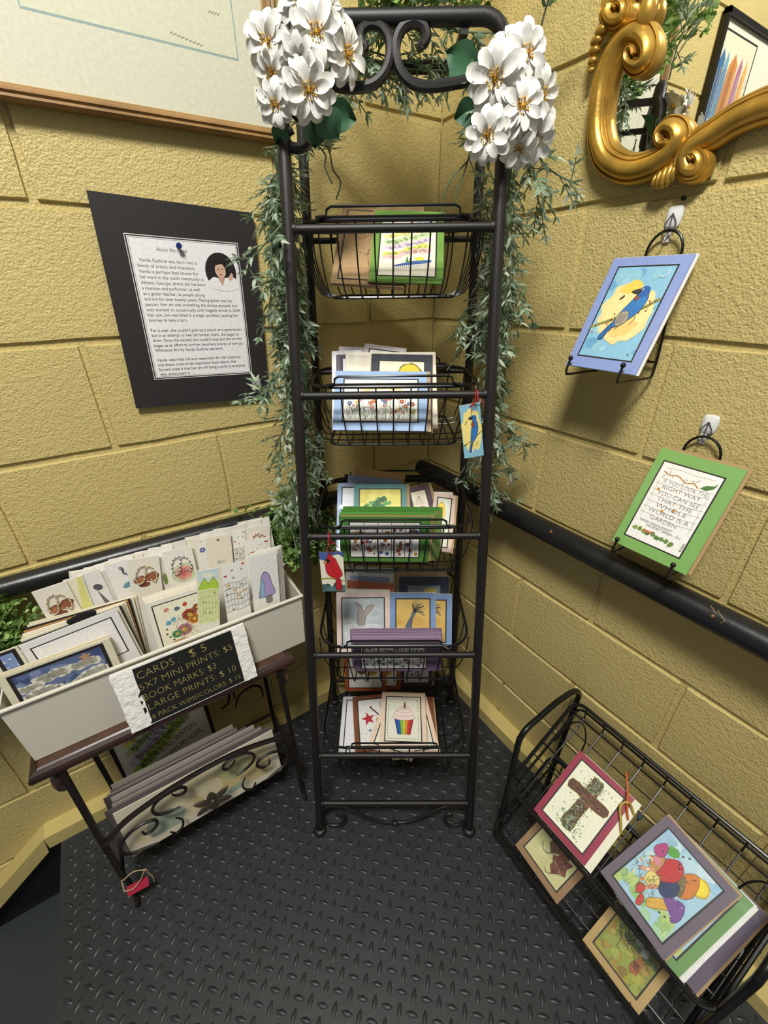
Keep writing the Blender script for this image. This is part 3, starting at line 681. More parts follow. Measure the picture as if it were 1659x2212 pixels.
def a_autumn(A):
    A.rect(0, 0, 1, 1, '#efeadd')
    for i in range(60): A.ell(A.r.uniform(.03, .97), A.r.uniform(.03, .97), .014, .008, '#4a4038', 5, A.r.uniform(0, 3), 0, i == 0)
    A.flower(.4, .5, .18, '#7a4f2c', '#c9912f', 7); A.flower(.72, .45, .16, '#d9b32f', '#8a6a2c', 7); A.flower(.45, .8, .15, '#9c5a2f', '#e0b040', 6); A.flower(.75, .8, .12, '#c9732f', '#7a4a2c', 6)
    for i in range(12): A.twig(.5, .15, A.r.uniform(.8, 2.3), .3, '#5f7a45', .0008)
def a_greyart(A):
    A.rect(0, 0, 1, 1, '#cfccc8'); A.wash(10, 0, 0, 1, 1, ['#c3c0bc', '#d9d6d2'], .1, .2)
    for i in range(10): A.flower(A.r.uniform(.1, .9), A.r.uniform(.1, .9), .06, '#8d817c', '#5f5652', 6)
    for i in range(10): A.scribble(A.r.uniform(.2, .8), A.r.uniform(.2, .8), .12, 5, '#4b4644', .0006)
def a_kraft_twig(A):
    A.rect(0, 0, 1, 1, '#b5946a')
    A.line([(.5, .15), (.45, .4), (.62, .6), (.60, .85)], .001, '#3d2f24', 4)
    for i in range(14): A.twig(A.r.uniform(.35, .7), A.r.uniform(.3, .8), A.r.uniform(0, 3.1), A.r.uniform(.1, .25), '#4a392c', .0007)
    A.line([(.15, .62), (.3, .58), (.42, .64)], .0008, '#3d2f24', 3)
def a_clouds(A):
    A.rect(0, 0, 1, 1, '#56668f'); A.wash(40, 0, .2, 1, 1, ['#4a5a86', '#67779e', '#3d4d7a', '#7a88ab', '#55658e'], .05, .12)
    for u, v, r in ((.38, .66, .17), (.76, .62, .15), (.12, .5, .12)):
        for i in range(8): A.ell(u + (i - 3.5) * r * .26, v + A.r.uniform(-.05, .06), r * .42, None, '#d9d6c6', 10, 0, .15, i == 0)
    for i in range(14): A.ell(.05 + .07 * i, .14 + .12 * math.sin(i * .7), .09, None, '#e2dfd2', 10, 0, .15, i == 0)
    pts = []
    for k in range(10):
        a = math.pi / 2 + math.pi * k / 5; R_ = .09 if k % 2 == 0 else .04; pts.append((.80 + R_ * math.cos(a), .86 + R_ * math.sin(a) * A.w / A.h))
    A.poly(pts, '#b08a6a'); A.text('WHEN', .45, .12, .012, '#9a9890', .0)
def a_floral_color(A):
    A.rect(0, 0, 1, 1, '#f1ecd4')
    for u, v, r, c, n in ((.46, .34, .15, '#d99aa0', 9), (.62, .62, .14, '#b5493a', 7), (.70, .50, .12, '#d98c35', 7), (.30, .30, .10, '#5f9a6a', 6), (.80, .72, .09, '#9c5a3c', 6)): A.flower(u, v, r, c, '#e0b85a', n)
    for u, v, c in ((.22, .86, '#d9837a'), (.42, .82, '#5d6a78'), (.58, .86, '#c0493c'), (.20, .58, '#5fa6c0'), (.30, .62, '#5fa6c0'), (.9, .3, '#b5763c')): A.ell(u, v, .055, .04, c, 9, .7, .15)
    for u, v in ((.12, .36), (.16, .28), (.22, .2), (.14, .46)): A.ell(u, v, .02, .022, '#2f3a38', 7, .5)
    for i in range(22): A.twig(A.r.uniform(.25, .8), A.r.uniform(.1, .6), A.r.uniform(.5, 2.6), .16, A.r.choice(['#6a8a55', '#4f6a4a', '#8a8a4a']), .0007)
    A.ell(.34, .1, .2, .07, '#c79a6a', 12, 0, .1)
def b_mount(A):
    A.rect(0, 0, 1, 1, '#e8efb4'); A.rect(0, .8, 1, 1, '#cfe3e6'); A.ell(.5, .9, .34, .045, '#f0f1dc', 14, 0, .15)
    A.poly([(0, .66), (.3, .86), (.5, .74), (.75, .86), (1, .70), (1, .64)], '#b7d84a'); A.line([(0, .66), (.3, .86), (.5, .74), (.75, .86), (1, .70)], .001, '#6f8a35')
    for i in range(6): v = .62 - .11 * i; A.line([(0, v - .03), (.35, v), (.7, v - .02), (1, v + .02)], .0007, '#8fa34a', 3)
    for i in range(7):
        for k in range(6): u = .08 + .15 * i; v = .6 - .11 * k; A.line([(u, v), (u + A.r.uniform(-.04, .04), v - .1)], .0005, '#9fb05a', 0, False)
    for u, v in ((.8, .56), (.85, .35), (.3, .22), (.55, .2), (.25, .42)): A.ell(u, v, .075, .018, '#a3c63f', 9, .3)
def b_bees(A):
    A.rect(0, 0, 1, 1, '#f6f4ee')
    for u, v in ((.42, .88), (.82, .87), (.45, .74), (.75, .58), (.2, .55), (.1, .44), (.3, .12), (.7, .3)): A.ell(u, v, .06, .013, '#8a7a35', 8, .5); A.ell(u - .02, v + .01, .05, .011, '#b9b7a8', 8, -.5)
    for u, v in ((.9, .965), (.12, .80)): A.ell(u - .03, v + .006, .045, .012, '#c9363c', 8); A.ell(u + .03, v + .006, .045, .012, '#c9363c', 8); A.poly([(u - .07, v + .004), (u, v - .022), (u + .07, v + .004)], '#c9363c')
    for i in range(6): v = .66 - .11 * i; A.line([(0, v - .02), (.3, v), (.65, v - .02), (1, v + .03)], .0007, '#55524c', 3)
    for i in range(7):
        for k in range(5): u = .1 + .14 * i; v = .64 - .11 * k; A.line([(u, v), (u + A.r.uniform(-.05, .05), v - .1)], .0005, '#6a6660', 0, False)
    for u, v in ((.45, .5), (.6, .38), (.2, .62), (.85, .45)): A.ell(u, v, .07, .017, '#e0a83a', 9, .3)
def b_mush(A):
    A.rect(0, 0, 1, 1, '#f4f2ee'); A.poly([(.50, .02), (.50, .16), (.68, .16), (.72, .02)], '#8a8580', sm=3, ink='#35312e')
    A.poly([(.22, .16), (.30, .40), (.36, .58), (.50, .66), (.66, .58), (.74, .40), (.86, .20), (.74, .15), (.6, .17), (.45, .14), (.34, .17)], '#b9a6d4', sm=3, ink='#35312e'); A.poly([(.22, .16), (.30, .40), (.36, .55), (.44, .4), (.40, .15), (.3, .18)], '#9cc0de', sm=3, ink='#35312e')
    A.line([(.22, .16), (.30, .40), (.36, .58), (.50, .66), (.66, .58), (.74, .40), (.86, .20), (.74, .15), (.6, .17), (.45, .14), (.34, .17)], .0009, '#5a4f78', 0, True, True)
    for u, v in ((.3, .85), (.5, .80), (.7, .86), (.4, .74), (.62, .73)): A.ell(u, v, .012, None, '#9a4a6a', 6)
def b_glove(A):
    A.rect(0, 0, 1, 1, '#ebe5d6'); A.ell(.38, .60, .26, .07, '#8a5236', 14, .2, .1); A.ell(.72, .63, .24, .085, '#94593a', 14, .3, .1); A.ell(.40, .60, .18, .05, '#a86f4a', 12, .2, .1)
    A.line([(.1, .62), (.35, .68), (.52, .62), (.75, .72), (.95, .64)], .0012, '#5a3020', 4); A.ell(.45, .5, .2, .05, '#7d4830', 12)
def b_rose(A):
    A.rect(0, 0, 1, 1, '#f1ece2')
    for r, c in ((.42, '#cfe0b8'), (.34, '#e9b9a8'), (.26, '#e39a8c'), (.17, '#d97f7a'), (.09, '#c0605f')): A.ell(.55, .52, r, None, c, 14, 0, .14)
    for r in (.4, .3, .2, .12): A.line([(.55 + r * math.cos(a), .52 + r * math.sin(a) * A.w / A.h) for a in [k * .6 for k in range(9)]], .0006, '#6b5a55', 3)
def b_dots(A):
    A.rect(0, 0, 1, 1, '#f2efe8')
    for i in range(10): A.ell(A.r.uniform(.1, .9), A.r.uniform(.55, .95), .015, None, '#6a7a8a', 6, 0, 0, i == 0)
    A.ell(.7, .55, .3, .05, '#6f9aa8', 12, .4)
def b_violet(A):
    A.rect(0, 0, 1, 1, '#f1ede4'); A.flower(.45, .78, .26, '#8a86c8', '#e8e4f0', 8); A.line([(.3, .95), (.35, .95)], .002, '#55505a')
def b_plain(A):
    A.rect(0, 0, 1, 1, '#eee7d4'); A.ell(.48, .93, .06, .022, '#5a6a2c', 9, .1)
    for i in range(9): A.twig(A.r.uniform(.35, .6), .45, A.r.uniform(1.1, 2), .06, '#5a5a4a', .0006)
def b_hearts(A):
    A.rect(0, 0, 1, 1, '#f5f3ee')
    for u, v in ((.3, .75), (.85, .93), (.55, .55)): A.ell(u - .04, v, .05, .015, '#c9363c', 8); A.ell(u + .04, v, .05, .015, '#c9363c', 8); A.poly([(u - .085, v), (u, v - .03), (u + .085, v)], '#c9363c')
    for i in range(7): A.scribble(A.r.uniform(.1, .9), A.r.uniform(.6, .95), .07, 3, '#77736c', .0004)
def b_cardinal(A):
    A.rect(0, 0, 1, 1, '#e9e4cf'); A.poly([(0, 1), (1, 1), (1, .88), (.8, .95), (.5, .9), (.3, .8), (0, .84)], '#4a5f9c', sm=3, ink='#35312e'); A.wash(14, 0, 0, 1, .16, ['#3f6468', '#55787a', '#2f4a55'], .1, .2)
    A.line([(0, .33), (.4, .34), (1, .27)], .0035, '#a89a45', 3); A.poly([(.60, .06), (.64, .34), (.80, .34), (.86, .05)], '#b0202a', sm=3, ink='#35312e')
    A.poly([(.26, .80), (.46, .98), (.50, .90), (.66, .84), (.76, .70), (.92, .44), (.72, .36), (.50, .36), (.28, .46), (.22, .62)], '#c4242c', sm=3, ink='#35312e')
    A.ell(.34, .78, .09, .06, '#241818', 10); A.poly([(.28, .79), (.16, .75), (.28, .72)], '#d98a3a', sm=3, ink='#35312e'); A.line([(.6, .84), (.5, .6), (.7, .42)], .0008, '#7a1218', 3)
def b_bluebird(A):
    A.rect(0, 0, 1, 1, '#86b9d0'); A.ell(.52, .52, .50, .40, '#f0dc85', 22, 0, .12); A.line([(0, .24), (.5, .34), (1, .48)], .0016, '#6d6a35', 3)
    A.poly([(.30, .14), (.42, .30), (.52, .34), (.46, .24), (.38, .10)], '#2c5f9c', sm=3, ink='#35312e'); A.poly([(.42, .30), (.46, .48), (.58, .64), (.74, .70), (.82, .58), (.74, .42), (.58, .32)], '#3272b4', sm=3, ink='#35312e')
    A.poly([(.5, .62), (.6, .56), (.66, .62), (.58, .68)], '#8b4a3e', sm=3, ink='#35312e'); A.ell(.64, .74, .15, None, '#2c62a8', 12); A.poly([(.54, .77), (.38, .74), (.54, .72)], '#33332f', sm=3, ink='#35312e'); A.ell(.6, .76, .025, None, '#101418', 6)
    A.line([(.3, .7), (.2, .64)], .0012, '#3a3c30'); 
    for i in range(5): A.line([(.45 + .08 * i, .3), (.42 + .08 * i, .2)], .0005, '#5a4630')
    A.ell(.12, .26, .06, .02, '#6a5a35', 8, .5, .2)

# ---------------------------------------------------------------- card stock
PAPER = {}
def paper(hexc, gloss=False):
    k = 'card_' + hexc.strip('#') + ('g' if gloss else '')
    return mat(k, hexc, .3 if gloss else .6, bump=[(300, .0001)], var=(60, .03))
def matboard(name, label, cat, M, w, h, colr, art=None, inset=.016, bw=.0028, border='#232020', t=.0028, back=None, backoff=(0, 0), sleeve=False, group=None, artseed=1, artrect=None, mat_sides=None, gloss=False, tex=None):
    """A card: its front lies on M's xy plane. Parts: print, backing, sleeve."""
    mb = MB(); mb.box((0, 0, -t / 2), (w, h, t)); o = mb.obj(name, paper(colr, gloss), None, False, M); tag(o, label, cat, group)
    if art:
        l, b_, r_, tp = mat_sides or (inset,) * 4
        iw, ih = w - l - r_, h - b_ - tp; cx, cy = (l - r_) / 2, (b_ - tp) / 2
        A_ = Art(iw, ih, artseed)
        if border:
            k = bw; A_.mb.add([(-iw / 2 - k, -ih / 2 - k, 0), (iw / 2 + k, -ih / 2 - k, 0), (iw / 2 + k, ih / 2 + k, 0), (-iw / 2 - k, ih / 2 + k, 0)], [(0, 1, 2, 3)], hx(border)); A_.up(2)
        art(A_); A_.obj('print', o, Matrix.Translation((cx, cy, .00012)))
    if back:
        mb = MB(); mb.box((backoff[0], backoff[1], -t - .0011), (w + .002, h + .002, .0018)); mb.obj('envelope', paper(back), o, False)
    if sleeve:
        mb = MB(); n = 7; vs_ = []; rr = random.Random(artseed + 5)
        for j in range(n + 1):
            for i in range(n + 1): vs_.append(((i / n - .5) * (w + .005), (j / n - .5) * (h + .005), .0011 + rr.uniform(-.0004, .0007)))
        mb.add(vs_, [(j * (n + 1) + i, j * (n + 1) + i + 1, (j + 1) * (n + 1) + i + 1, (j + 1) * (n + 1) + i) for j in range(n) for i in range(n)])
        mb.obj('sleeve', sleeve_mat(), o, True, sharp=False)
    return o
def pose(quad, P0, N):
    """Card pose from four sighted corners (TL TR BR BL) on a known physical plane."""
    N = V(N).normalized()
    if N.dot(CAM - V(P0)) < 0: N = -N
    q = [onp(p, P0, N) for p in quad]; c = (q[0] + q[1] + q[2] + q[3]) / 4
    X = ((q[1] - q[0]) + (q[2] - q[3])).normalized(); X = (X - N * X.dot(N)).normalized(); Y = N.cross(X)
    w_ = ((q[1] - q[0]).length + (q[2] - q[3]).length) / 2; h_ = ((q[0] - q[3]).dot(Y) + (q[1] - q[2]).dot(Y)) / 2
    return frame(c, X, Y, N), w_, h_
# ================================================================ cards in the rack's baskets
def lean_plane(b, z, lean, off=0.0):
    t = math.radians(lean); N = (-RB * math.cos(t) + V((0, 0, math.sin(t)))).normalized()
    return rk(0, b, z) - N * off, N
def rc(label, quad, pl, off, colr, art=None, cat='card', name='greeting_card', **kw):
    P0, N = lean_plane(*pl, off); M, w_, h_ = pose(quad, P0, N)
    if pl[2] < 60:                               # a standing card rests on the basket floor
        zr = min(z for z in RAILS[:5] if z - .105 < pl[1] < z); X, Y = V(M.col[0][:3]), V(M.col[1][:3])
        low = M.translation.z - Y.z * h_ / 2 - abs(X.z) * w_ / 2; cut = (zr - .096 + .0052 - low) / Y.z
        if cut > 0: h_ -= cut; M.translation = M.translation + Y * (cut / 2)
    return matboard(name, label, cat, M, w_, h_, colr, art, **kw)
def cq(o, s, *pts): return [(o[0] + s * x, o[1] + s * y) for x, y in pts]
def o2(*p): return cq((600, 420), .36166, *p)
def o3(*p): return cq((620, 960), .30139, *p)
def o4(*p): return cq((640, 1380), .26522, *p)
# top basket
p1 = (.25, 1.272, 46)
rc('green matted card with a scribbled landscape in the top basket', o2((562, 88), (985, 108), (1000, 530), (566, 522)), p1, 0, '#6d9a3f', a_scribble_land, inset=.015, back='#a98a5e', backoff=(-.002, .003), sleeve=True, artseed=3)
rc('kraft brown card with a dark twig drawing in the top basket', o2((380, 55), (800, 95), (750, 545), (326, 540)), p1, .008, '#a98a63', a_kraft_twig, inset=.013, back='#9a7b55', sleeve=True, artseed=4)
rc('kraft card hidden behind the twig card in the top basket', o2((440, 60), (880, 70), (860, 520), (400, 520)), p1, .015, '#ad8f68', back='#b8986c')
# second basket
p2 = (.185, 1.026, 43)
rc('pale blue card with a row of garden flowers in the second basket', o2((350, 1052), (886, 1060), (900, 1412), (322, 1408)), p2, 0, '#9cb7dd', lambda A: a_meadow(A), inset=.019, back='#b39468', backoff=(.006, .001), sleeve=True, artseed=5)
rc('navy card with a yellow sun in the second basket', o2((550, 950), (908, 958), (940, 1420), (552, 1410)), p2, .010, '#2e3440', a_suncard, inset=.017, back='#b9a070', sleeve=True)
rc('cream card edge behind the navy sun card in the second basket', o2((402, 940), (930, 945), (968, 1390), (400, 1400)), p2, .017, '#e6dfcc', back='#a98a5e')
rc('narrow violet card with a blue flower beside the navy sun card', o2((372, 955), (545, 952), (540, 1390), (350, 1400)), p2, .0235, '#574a58', lambda A: (A.rect(0, 0, 1, 1, '#e6e4ee'), [A.flower(.5, .5 + .16 * i, .2, '#6f78b8', '#3f4a8a', 6) for i in range(3)]), inset=.010, sleeve=True)
rc('white card at the left rear of the second basket', o2((338, 935), (520, 930), (500, 1390), (310, 1400)), p2, .030, '#e4e0e6', lambda A: (A.rect(0, 0, 1, 1, '#c9cbe0'), A.wash(9, 0, 0, 1, 1, ['#8f98c8', '#aab0d6'], .1, .2)), inset=.012)
rc('lilac white card standing highest at the rear of the second basket', o2((492, 878), (732, 922), (740, 1360), (470, 1340)), p2, .036, '#d8d0d4', lambda A: A.rect(0, 0, 1, 1, '#efece8'), inset=.013)
rc('pale card with a dark corner at the rear left of the second basket', o2((368, 905), (560, 915), (540, 1380), (330, 1380)), p2, .042, '#cfc9cf')
# third basket
p3 = (.210, .758, 46); g3 = (.150, .757, 2)
FR3 = o3((368, 518), (1035, 524), (1010, 842), (388, 838))
rc('green card with five flower panels at the front of the third basket', FR3, g3, 0, '#4c7f35', a_flower_panels, mat_sides=(.022, .012, .022, .013), back='#a98a5e', backoff=(.004, .001), artseed=6)
for i in range(7):
    k = (i + 1) / 7
    q = [(x + 9 * k + random.uniform(-3, 3) + (12 * k if j in (1, 2) else 0), y - (3.1 * (i + 1) if j < 2 else 4)) for j, (x, y) in enumerate(FR3)]
    rc('green matted card in the stack behind the flower panel card', q, (g3[0], g3[1], 2 + .5 * i), .0058 * (i + 1), random.choice(['#558a3c', '#5f9a45', '#4c8436']), back='#6f9a4c' if i % 3 else '#a98a5e', backoff=(.004, -.002), group='green cards stacked in the third basket')
rc('teal card with a green tree on yellow in the third basket', o3((482, 284), (850, 282), (870, 760), (470, 760)), p3, 0, '#5c9391', a_tree, inset=.014, back='#b39468', backoff=(.006, 0), sleeve=True)
rc('plum card with a pink flower tilted in the third basket', o3((880, 305), (1028, 284), (1115, 700), (900, 760)), p3, .007, '#4a343c', lambda A: (A.rect(0, 0, 1, 1, '#e6dcc6'), A.flower(.55, .6, .3, '#c9609a', '#e0b850', 7), [A.twig(.5, .9, 4.2 + .3 * i, .2, '#4f6a40', .0008) for i in range(4)], A.ell(.1, .55, .22, None, '#d9bf3a', 12)), inset=.013, back='#ab8c60', backoff=(.006, .002))
rc('pink and kraft card with a yellow sun at the right of the third basket', o3((1052, 345), (1215, 368), (1170, 800), (1010, 780)), p3, 0, '#d9bfae', lambda A: (A.rect(0, 0, 1, 1, '#d9dccb'), A.ell(.3, .72, .34, .2, '#caa52c', 18), A.ell(.3, .72, .29, .17, '#eed03c', 18)), inset=.011, back='#b39468', backoff=(.004, 0), sleeve=True)
rc('white card slipped behind the pink sun card in the third basket', o3((1030, 335), (1195, 345), (1190, 760), (1020, 760)), p3, .0135, '#e9e6de')
rc('light blue card in a shiny sleeve at the left of the third basket', o3((386, 280), (560, 275), (520, 770), (328, 770)), p3, .008, '#9db2d6', lambda A: A.rect(0, 0, 1, 1, '#e3e8ee'), inset=.012, sleeve=True)
rc('blue card leaning behind the teal tree card', o3((416, 205), (800, 262), (790, 720), (400, 700)), p3, .016, '#8ea4cc', sleeve=True)
rc('kraft card standing highest at the rear of the third basket', o3((440, 152), (828, 215), (800, 700), (410, 660)), p3, .023, '#c4a277', sleeve=True, back='#8f7048')
# fourth basket
p4 = (.178, .470, 27); g4 = (.112, .478, -1)
FR4 = o3((474, 1418), (1118, 1412), (1103, 1622), (492, 1626))
rc('purple card with five grey flower panels at the front of the fourth basket', FR4, g4, 0, '#6f5a74', lambda A: a_flower_panels(A, ['#7f777a', '#a39a9a', '#6a5a66', '#8d8480']), mat_sides=(.016, .010, .036, .012), artseed=8, back='#7a6450')
for i in range(8):
    q = [(x - 3 + random.uniform(-2, 2) - (.6 * i if j in (1, 2) else .5 * i), y - (3.4 * (i + 1) if j < 2 else 5)) for j, (x, y) in enumerate(FR4)]
    rc('purple matted card in the stack behind the grey flower panel card', q, (g4[0], g4[1], -1 + .3 * i), .0056 * (i + 1), random.choice(['#8a7090', '#957c9a', '#7d6684']), back='#a08aa2' if i % 3 else '#7a6450', backoff=(.003, -.002), group='purple cards stacked in the fourth basket')
rc('pink card with a grey mermaid tail in the fourth basket', o3((372, 1066), (742, 1060), (730, 1570), (346, 1572)), p4, 0, '#e3c9c0', a_mermaid, inset=.014, back='#e6e2d8', sleeve=True, artseed=9)
rc('blue card with a windblown tree on gold in the fourth basket', o3((745, 1066), (1055, 1066), (1075, 1570), (735, 1570)), p4, .004, '#7f9cc8', a_windtree, inset=.0155, back='#e0dccf', sleeve=True, artseed=10)
rc('second blue card with a windblown tree, half hidden at the right of the fourth basket', o3((870, 1072), (1165, 1078), (1193, 1570), (860, 1570)), p4, .011, '#7f9cc8', a_windtree, inset=.0155, back='#e0dccf', sleeve=True, artseed=10)
rc('orange topped card behind the mermaid card', o3((428, 968), (752, 1004), (740, 1500), (400, 1480)), p4, .010, '#c06634', back='#e6e2d8', sleeve=True)
rc('cream card edge above the mermaid card', o3((430, 1030), (733, 1044), (730, 1500), (420, 1500)), p4, .0055, '#ded8ca')
rc('silver blue card at the left rear of the fourth basket', o3((424, 866), (762, 890), (756, 1400), (400, 1390)), p4, .021, '#cdcdc6', lambda A: A.rect(0, 0, 1, 1, '#7f92b4'), inset=.012, border=None, sleeve=True)
rc('white card between the silver blue and orange cards', o3((420, 905), (755, 930), (750, 1400), (405, 1390)), p4, .0155, '#dcdad2', lambda A: A.rect(0, 0, 1, 1, '#93a2bc'), inset=.010, border=None)
rc('navy card with a small gold drawing at the right of the fourth basket', o3((806, 948), (1150, 950), (1170, 1450), (800, 1450)), p4, .016, '#20263c', lambda A: (A.rect(0, 0, 1, 1, '#77828c'), A.ell(.7, .9, .2, .06, '#b9a84a', 10)), inset=.022, border=None, back='#d2c7b0', sleeve=True)
for i in range(4):
    rc('kraft card in the short row at the rear right of the fourth basket', o3((784 + 6 * i, 915 - 14 * i), (1142, 918 - 14 * i), (1150, 1420), (790, 1420)), p4, .0225 + .0055 * i, ['#b7986c', '#c9b08a', '#a98a5e', '#bb9c74'][i], group='kraft cards at the rear of the fourth basket', sleeve=(i == 0))
# bottom basket: cards lying almost flat, more standing at the back
fl5 = lambda k: (.112, .181 + k * .0052, 86)
CUP = o4((706, 432), (1057, 447), (1055, 884), (668, 874))
rc('peach card with a rainbow cupcake lying on top in the bottom basket', CUP, fl5(4.0), 0, '#ecd3bd', a_cupcake, inset=.015, back='#b39468', backoff=(.001, .003), artseed=11)
rc('peach card turned left under the cupcake card', o4((745, 470), (1085, 560), (905, 985), (562, 868)), fl5(2.9), 0, '#ecd3bd', lambda A: A.rect(0, 0, 1, 1, '#ece9d6'), inset=.014, back='#b39468')
rc('peach card turned right under the cupcake card', o4((700, 510), (1050, 470), (1182, 915), (800, 985)), fl5(1.8), 0, '#ecd3bd', lambda A: (A.rect(0, 0, 1, 1, '#ece9d6'), [A.ell(.94, .06 + .04 * i, .02, .008, '#5f7d5c', 6) for i in range(22)]), inset=.014, back='#b39468')
rc('brown card with a red star and guitar in the bottom basket', o4((448, 474), (800, 438), (860, 880), (494, 925)), fl5(0.7), 0, '#7c4a30', a_star, inset=.015, back='#8f7048', artseed=12)
rc('white card with a thin black border at the left of the bottom basket', o4((375, 470), (740, 468), (745, 920), (356, 925)), fl5(-.45), 0, '#dedce2', lambda A: A.rect(0, 0, 1, 1, '#e9e8ec'), inset=.013, back='#e9e6de')
rc('russet card peeping out at the right of the bottom basket', o4((885, 470), (1122, 472), (1140, 900), (885, 900)), fl5(0.7), 0, '#7a4630', back='#b39468', backoff=(.003, 0))
pb5 = (.298, .184, 14)
rc('orange card with brown and yellow flowers at the back of the bottom basket', o4((392, 60), (728, 60), (732, 424), (392, 426)), pb5, 0, '#b5592f', a_autumn, inset=.013, artseed=13)
rc('second orange flower card half hidden at the back of the bottom basket', o4((520, 70), (846, 70), (855, 420), (520, 420)), pb5, .006, '#b5592f', a_autumn, inset=.013, artseed=13)
rc('dark brown card with a grey drawing at the back of the bottom basket', o4((845, 40), (1110, 40), (1112, 380), (850, 384)), pb5, .012, '#4a3328', a_greyart, inset=.012, back='#a98a5e', backoff=(.005, 0))
# bookmarks hanging from the rack on red string
def hangtag(label, quad, bz, art, knot, seed):
    P0, N = rk(0, fb(bz) - .013, bz), -RB
    M, w_, h_ = pose(quad, P0, N); o = matboard('bookmark', label, 'bookmark', M, w_, h_, '#efe9d8', art, inset=.0, border=None, t=.001, artseed=seed)
    T = M @ V((0, h_ / 2 - .004, .001)); K = rk(0, 0, 0)
    mb = MB(); inv = M.inverted(); top = [onp(p, P0, N) for p in knot]
    mb.tube([inv @ p for p in [T, top[0] + N * .004, top[1] + N * .022, top[1] + N * .012 + V((0, 0, .012)), top[1] - N * .004 + V((0, 0, .010)), top[0] + N * .003, T]], .0009, 5)
    mb.tube([inv @ p for p in spline([top[0] + N * .005, top[0] + N * .008 + RA * .008 + V((0, 0, .004)), top[0] + N * .006 + RA * .016 - V((0, 0, .008))], 4)], .0008, 5)
    mb.tube([inv @ p for p in spline([top[0] + N * .005, top[0] + N * .008 - RA * .005 - V((0, 0, .006)), top[0] + N * .006 - RA * .006 - V((0, 0, .018))], 4)], .0008, 5)
    mb.obj('string', mat('red_string', '#b01f2c', .7), o)
hangtag('bookmark with a red cardinal hanging by red string from the rack', [(689, 1193), (741, 1192), (746, 1277), (697, 1277)], .78, b_cardinal, [(714, 1172), (712, 1160)], 21)
hangtag('bookmark with a bluebird hanging by red string from the rack', [(1003, 874), (1045, 868), (1037, 984), (993, 993)], 1.02, b_bluebird, [(1026, 866), (1027, 855)], 22)
# ================================================================ left wall: notice and framed picture
BQ = [onL(p, .012) for p in ((183, 410), (547, 460), (582, 858), (297, 882))]
P0 = V((0, -.012, 0)); Mb, bw_, bh_ = pose(((183, 410), (547, 460), (582, 858), (297, 882)), P0, (0, -1, 0))
board = matboard('notice_board', 'black mat board with a typed notice and oval portrait pinned to the left wall', 'notice', Mb, bw_, bh_, '#231f20', t=.004)
inv = Mb.inverted()
sh = [inv @ onL(p, .012) for p in ((264, 503), (511.5, 524.6), (546, 807), (335, 820))]
cx = sum(p.x for p in sh) / 4; cy = sum(p.y for p in sh) / 4; sw = (abs(sh[1].x - sh[0].x) + abs(sh[2].x - sh[3].x)) / 2; shh = (abs(sh[0].y - sh[3].y) + abs(sh[1].y - sh[2].y)) / 2
ang = math.atan2(sh[1].y - sh[0].y, sh[1].x - sh[0].x) * .5 + math.atan2(sh[2].y - sh[3].y, sh[2].x - sh[3].x) * .5
A_ = Art(sw, shh, 2); A_.rect(0, 0, 1, 1, '#d9d6d2'); A_.rect(.006, .005, .994, .995, '#231f20'); A_.rect(.018, .013, .982, .987, '#eae7e8'); 
for a, b_ in (((.028, .02), (.972, .02)), ((.028, .98), (.972, .98)), ((.028, .02), (.028, .98)), ((.972, .02), (.972, .98))): A_.line([a, b_], .0006, '#3a3838')
LN = ["About the Artist", "", "  Vanda Guthrie was born into a", "family of artists and musicians.", "Vanda is perhaps best known for", "her work in the music community in", "Athens, Georgia, where she has been", "a musician and performer, as well", "as a guitar teacher, to people young", "and old for over twenty years. Playing guitar was her", "passion. Her art was something she always enjoyed, but", "only worked on occasionally until tragedy struck in 2009.", "Her son, Jon was killed in a tragic accident, causing her", "journey to take a turn.", "", "For a year, she couldn't pick up a pencil or a paint brush,", "but in an attempt to heal her broken heart, she began to", "draw. Once she started, she couldn't stop and the art that", "began as an effort to survive, became a source of new joy.", "Whimsical Art by Vanda Guthrie was born.", "", "Vanda uses India ink and watercolor for her creations", "and draws most of her inspiration from nature. Her", "fervent hope is that her art will bring a smile to everyone", "who encounters it."]
WID = {2: .50, 3: .50, 4: .52, 5: .56, 6: .57, 7: .51, 8: .55, 9: .82, 10: .86, 11: .89, 12: .86, 13: .35, 15: .88, 16: .84, 17: .87, 18: .88, 19: .66, 21: .83, 22: .78, 23: .87, 24: .29}
for i, t in enumerate(LN):
    v = .905 - i * .0365
    if i == 0: A_.text(t, .24, .905, .0085, '#55514f', fit=.27 * sw); continue
    if t: A_.text(t.strip(), .06 + (.02 if i == 2 else 0), v, .0076, '#3f3b3a' if i != 2 else '#2f2b2a', fit=WID[i] * sw)
# oval portrait, head and shoulders
u, v = .80, .79
A_.ell(u, v, .150, .135, '#2a2425', 28); A_.ell(u, v, .142, .128, '#1c1718', 28)
A_.poly([(.66, .72), (.72, .755), (.78, .745), (.84, .75), (.90, .765), (.95, .74), (.955, .68), (.90, .66), (.80, .655), (.70, .67), (.655, .69)], '#e9e6e4'); A_.poly([(.76, .75), (.80, .76), (.83, .745), (.80, .69)], '#c49a86')
A_.ell(.795, .80, .052, .052, '#d3ab95', 18, .15); A_.poly([(.738, .835), (.755, .868), (.80, .878), (.85, .862), (.872, .81), (.862, .765), (.845, .775), (.843, .815), (.815, .846), (.77, .838)], '#120d0c', sm=3)
A_.ell(.778, .808, .008, .004, '#2a1d1a', 8); A_.ell(.815, .812, .008, .004, '#2a1d1a', 8); A_.ell(.795, .772, .014, .004, '#a04a48', 8); A_.poly([(.793, .803), (.80, .786), (.788, .786)], '#bf9380')
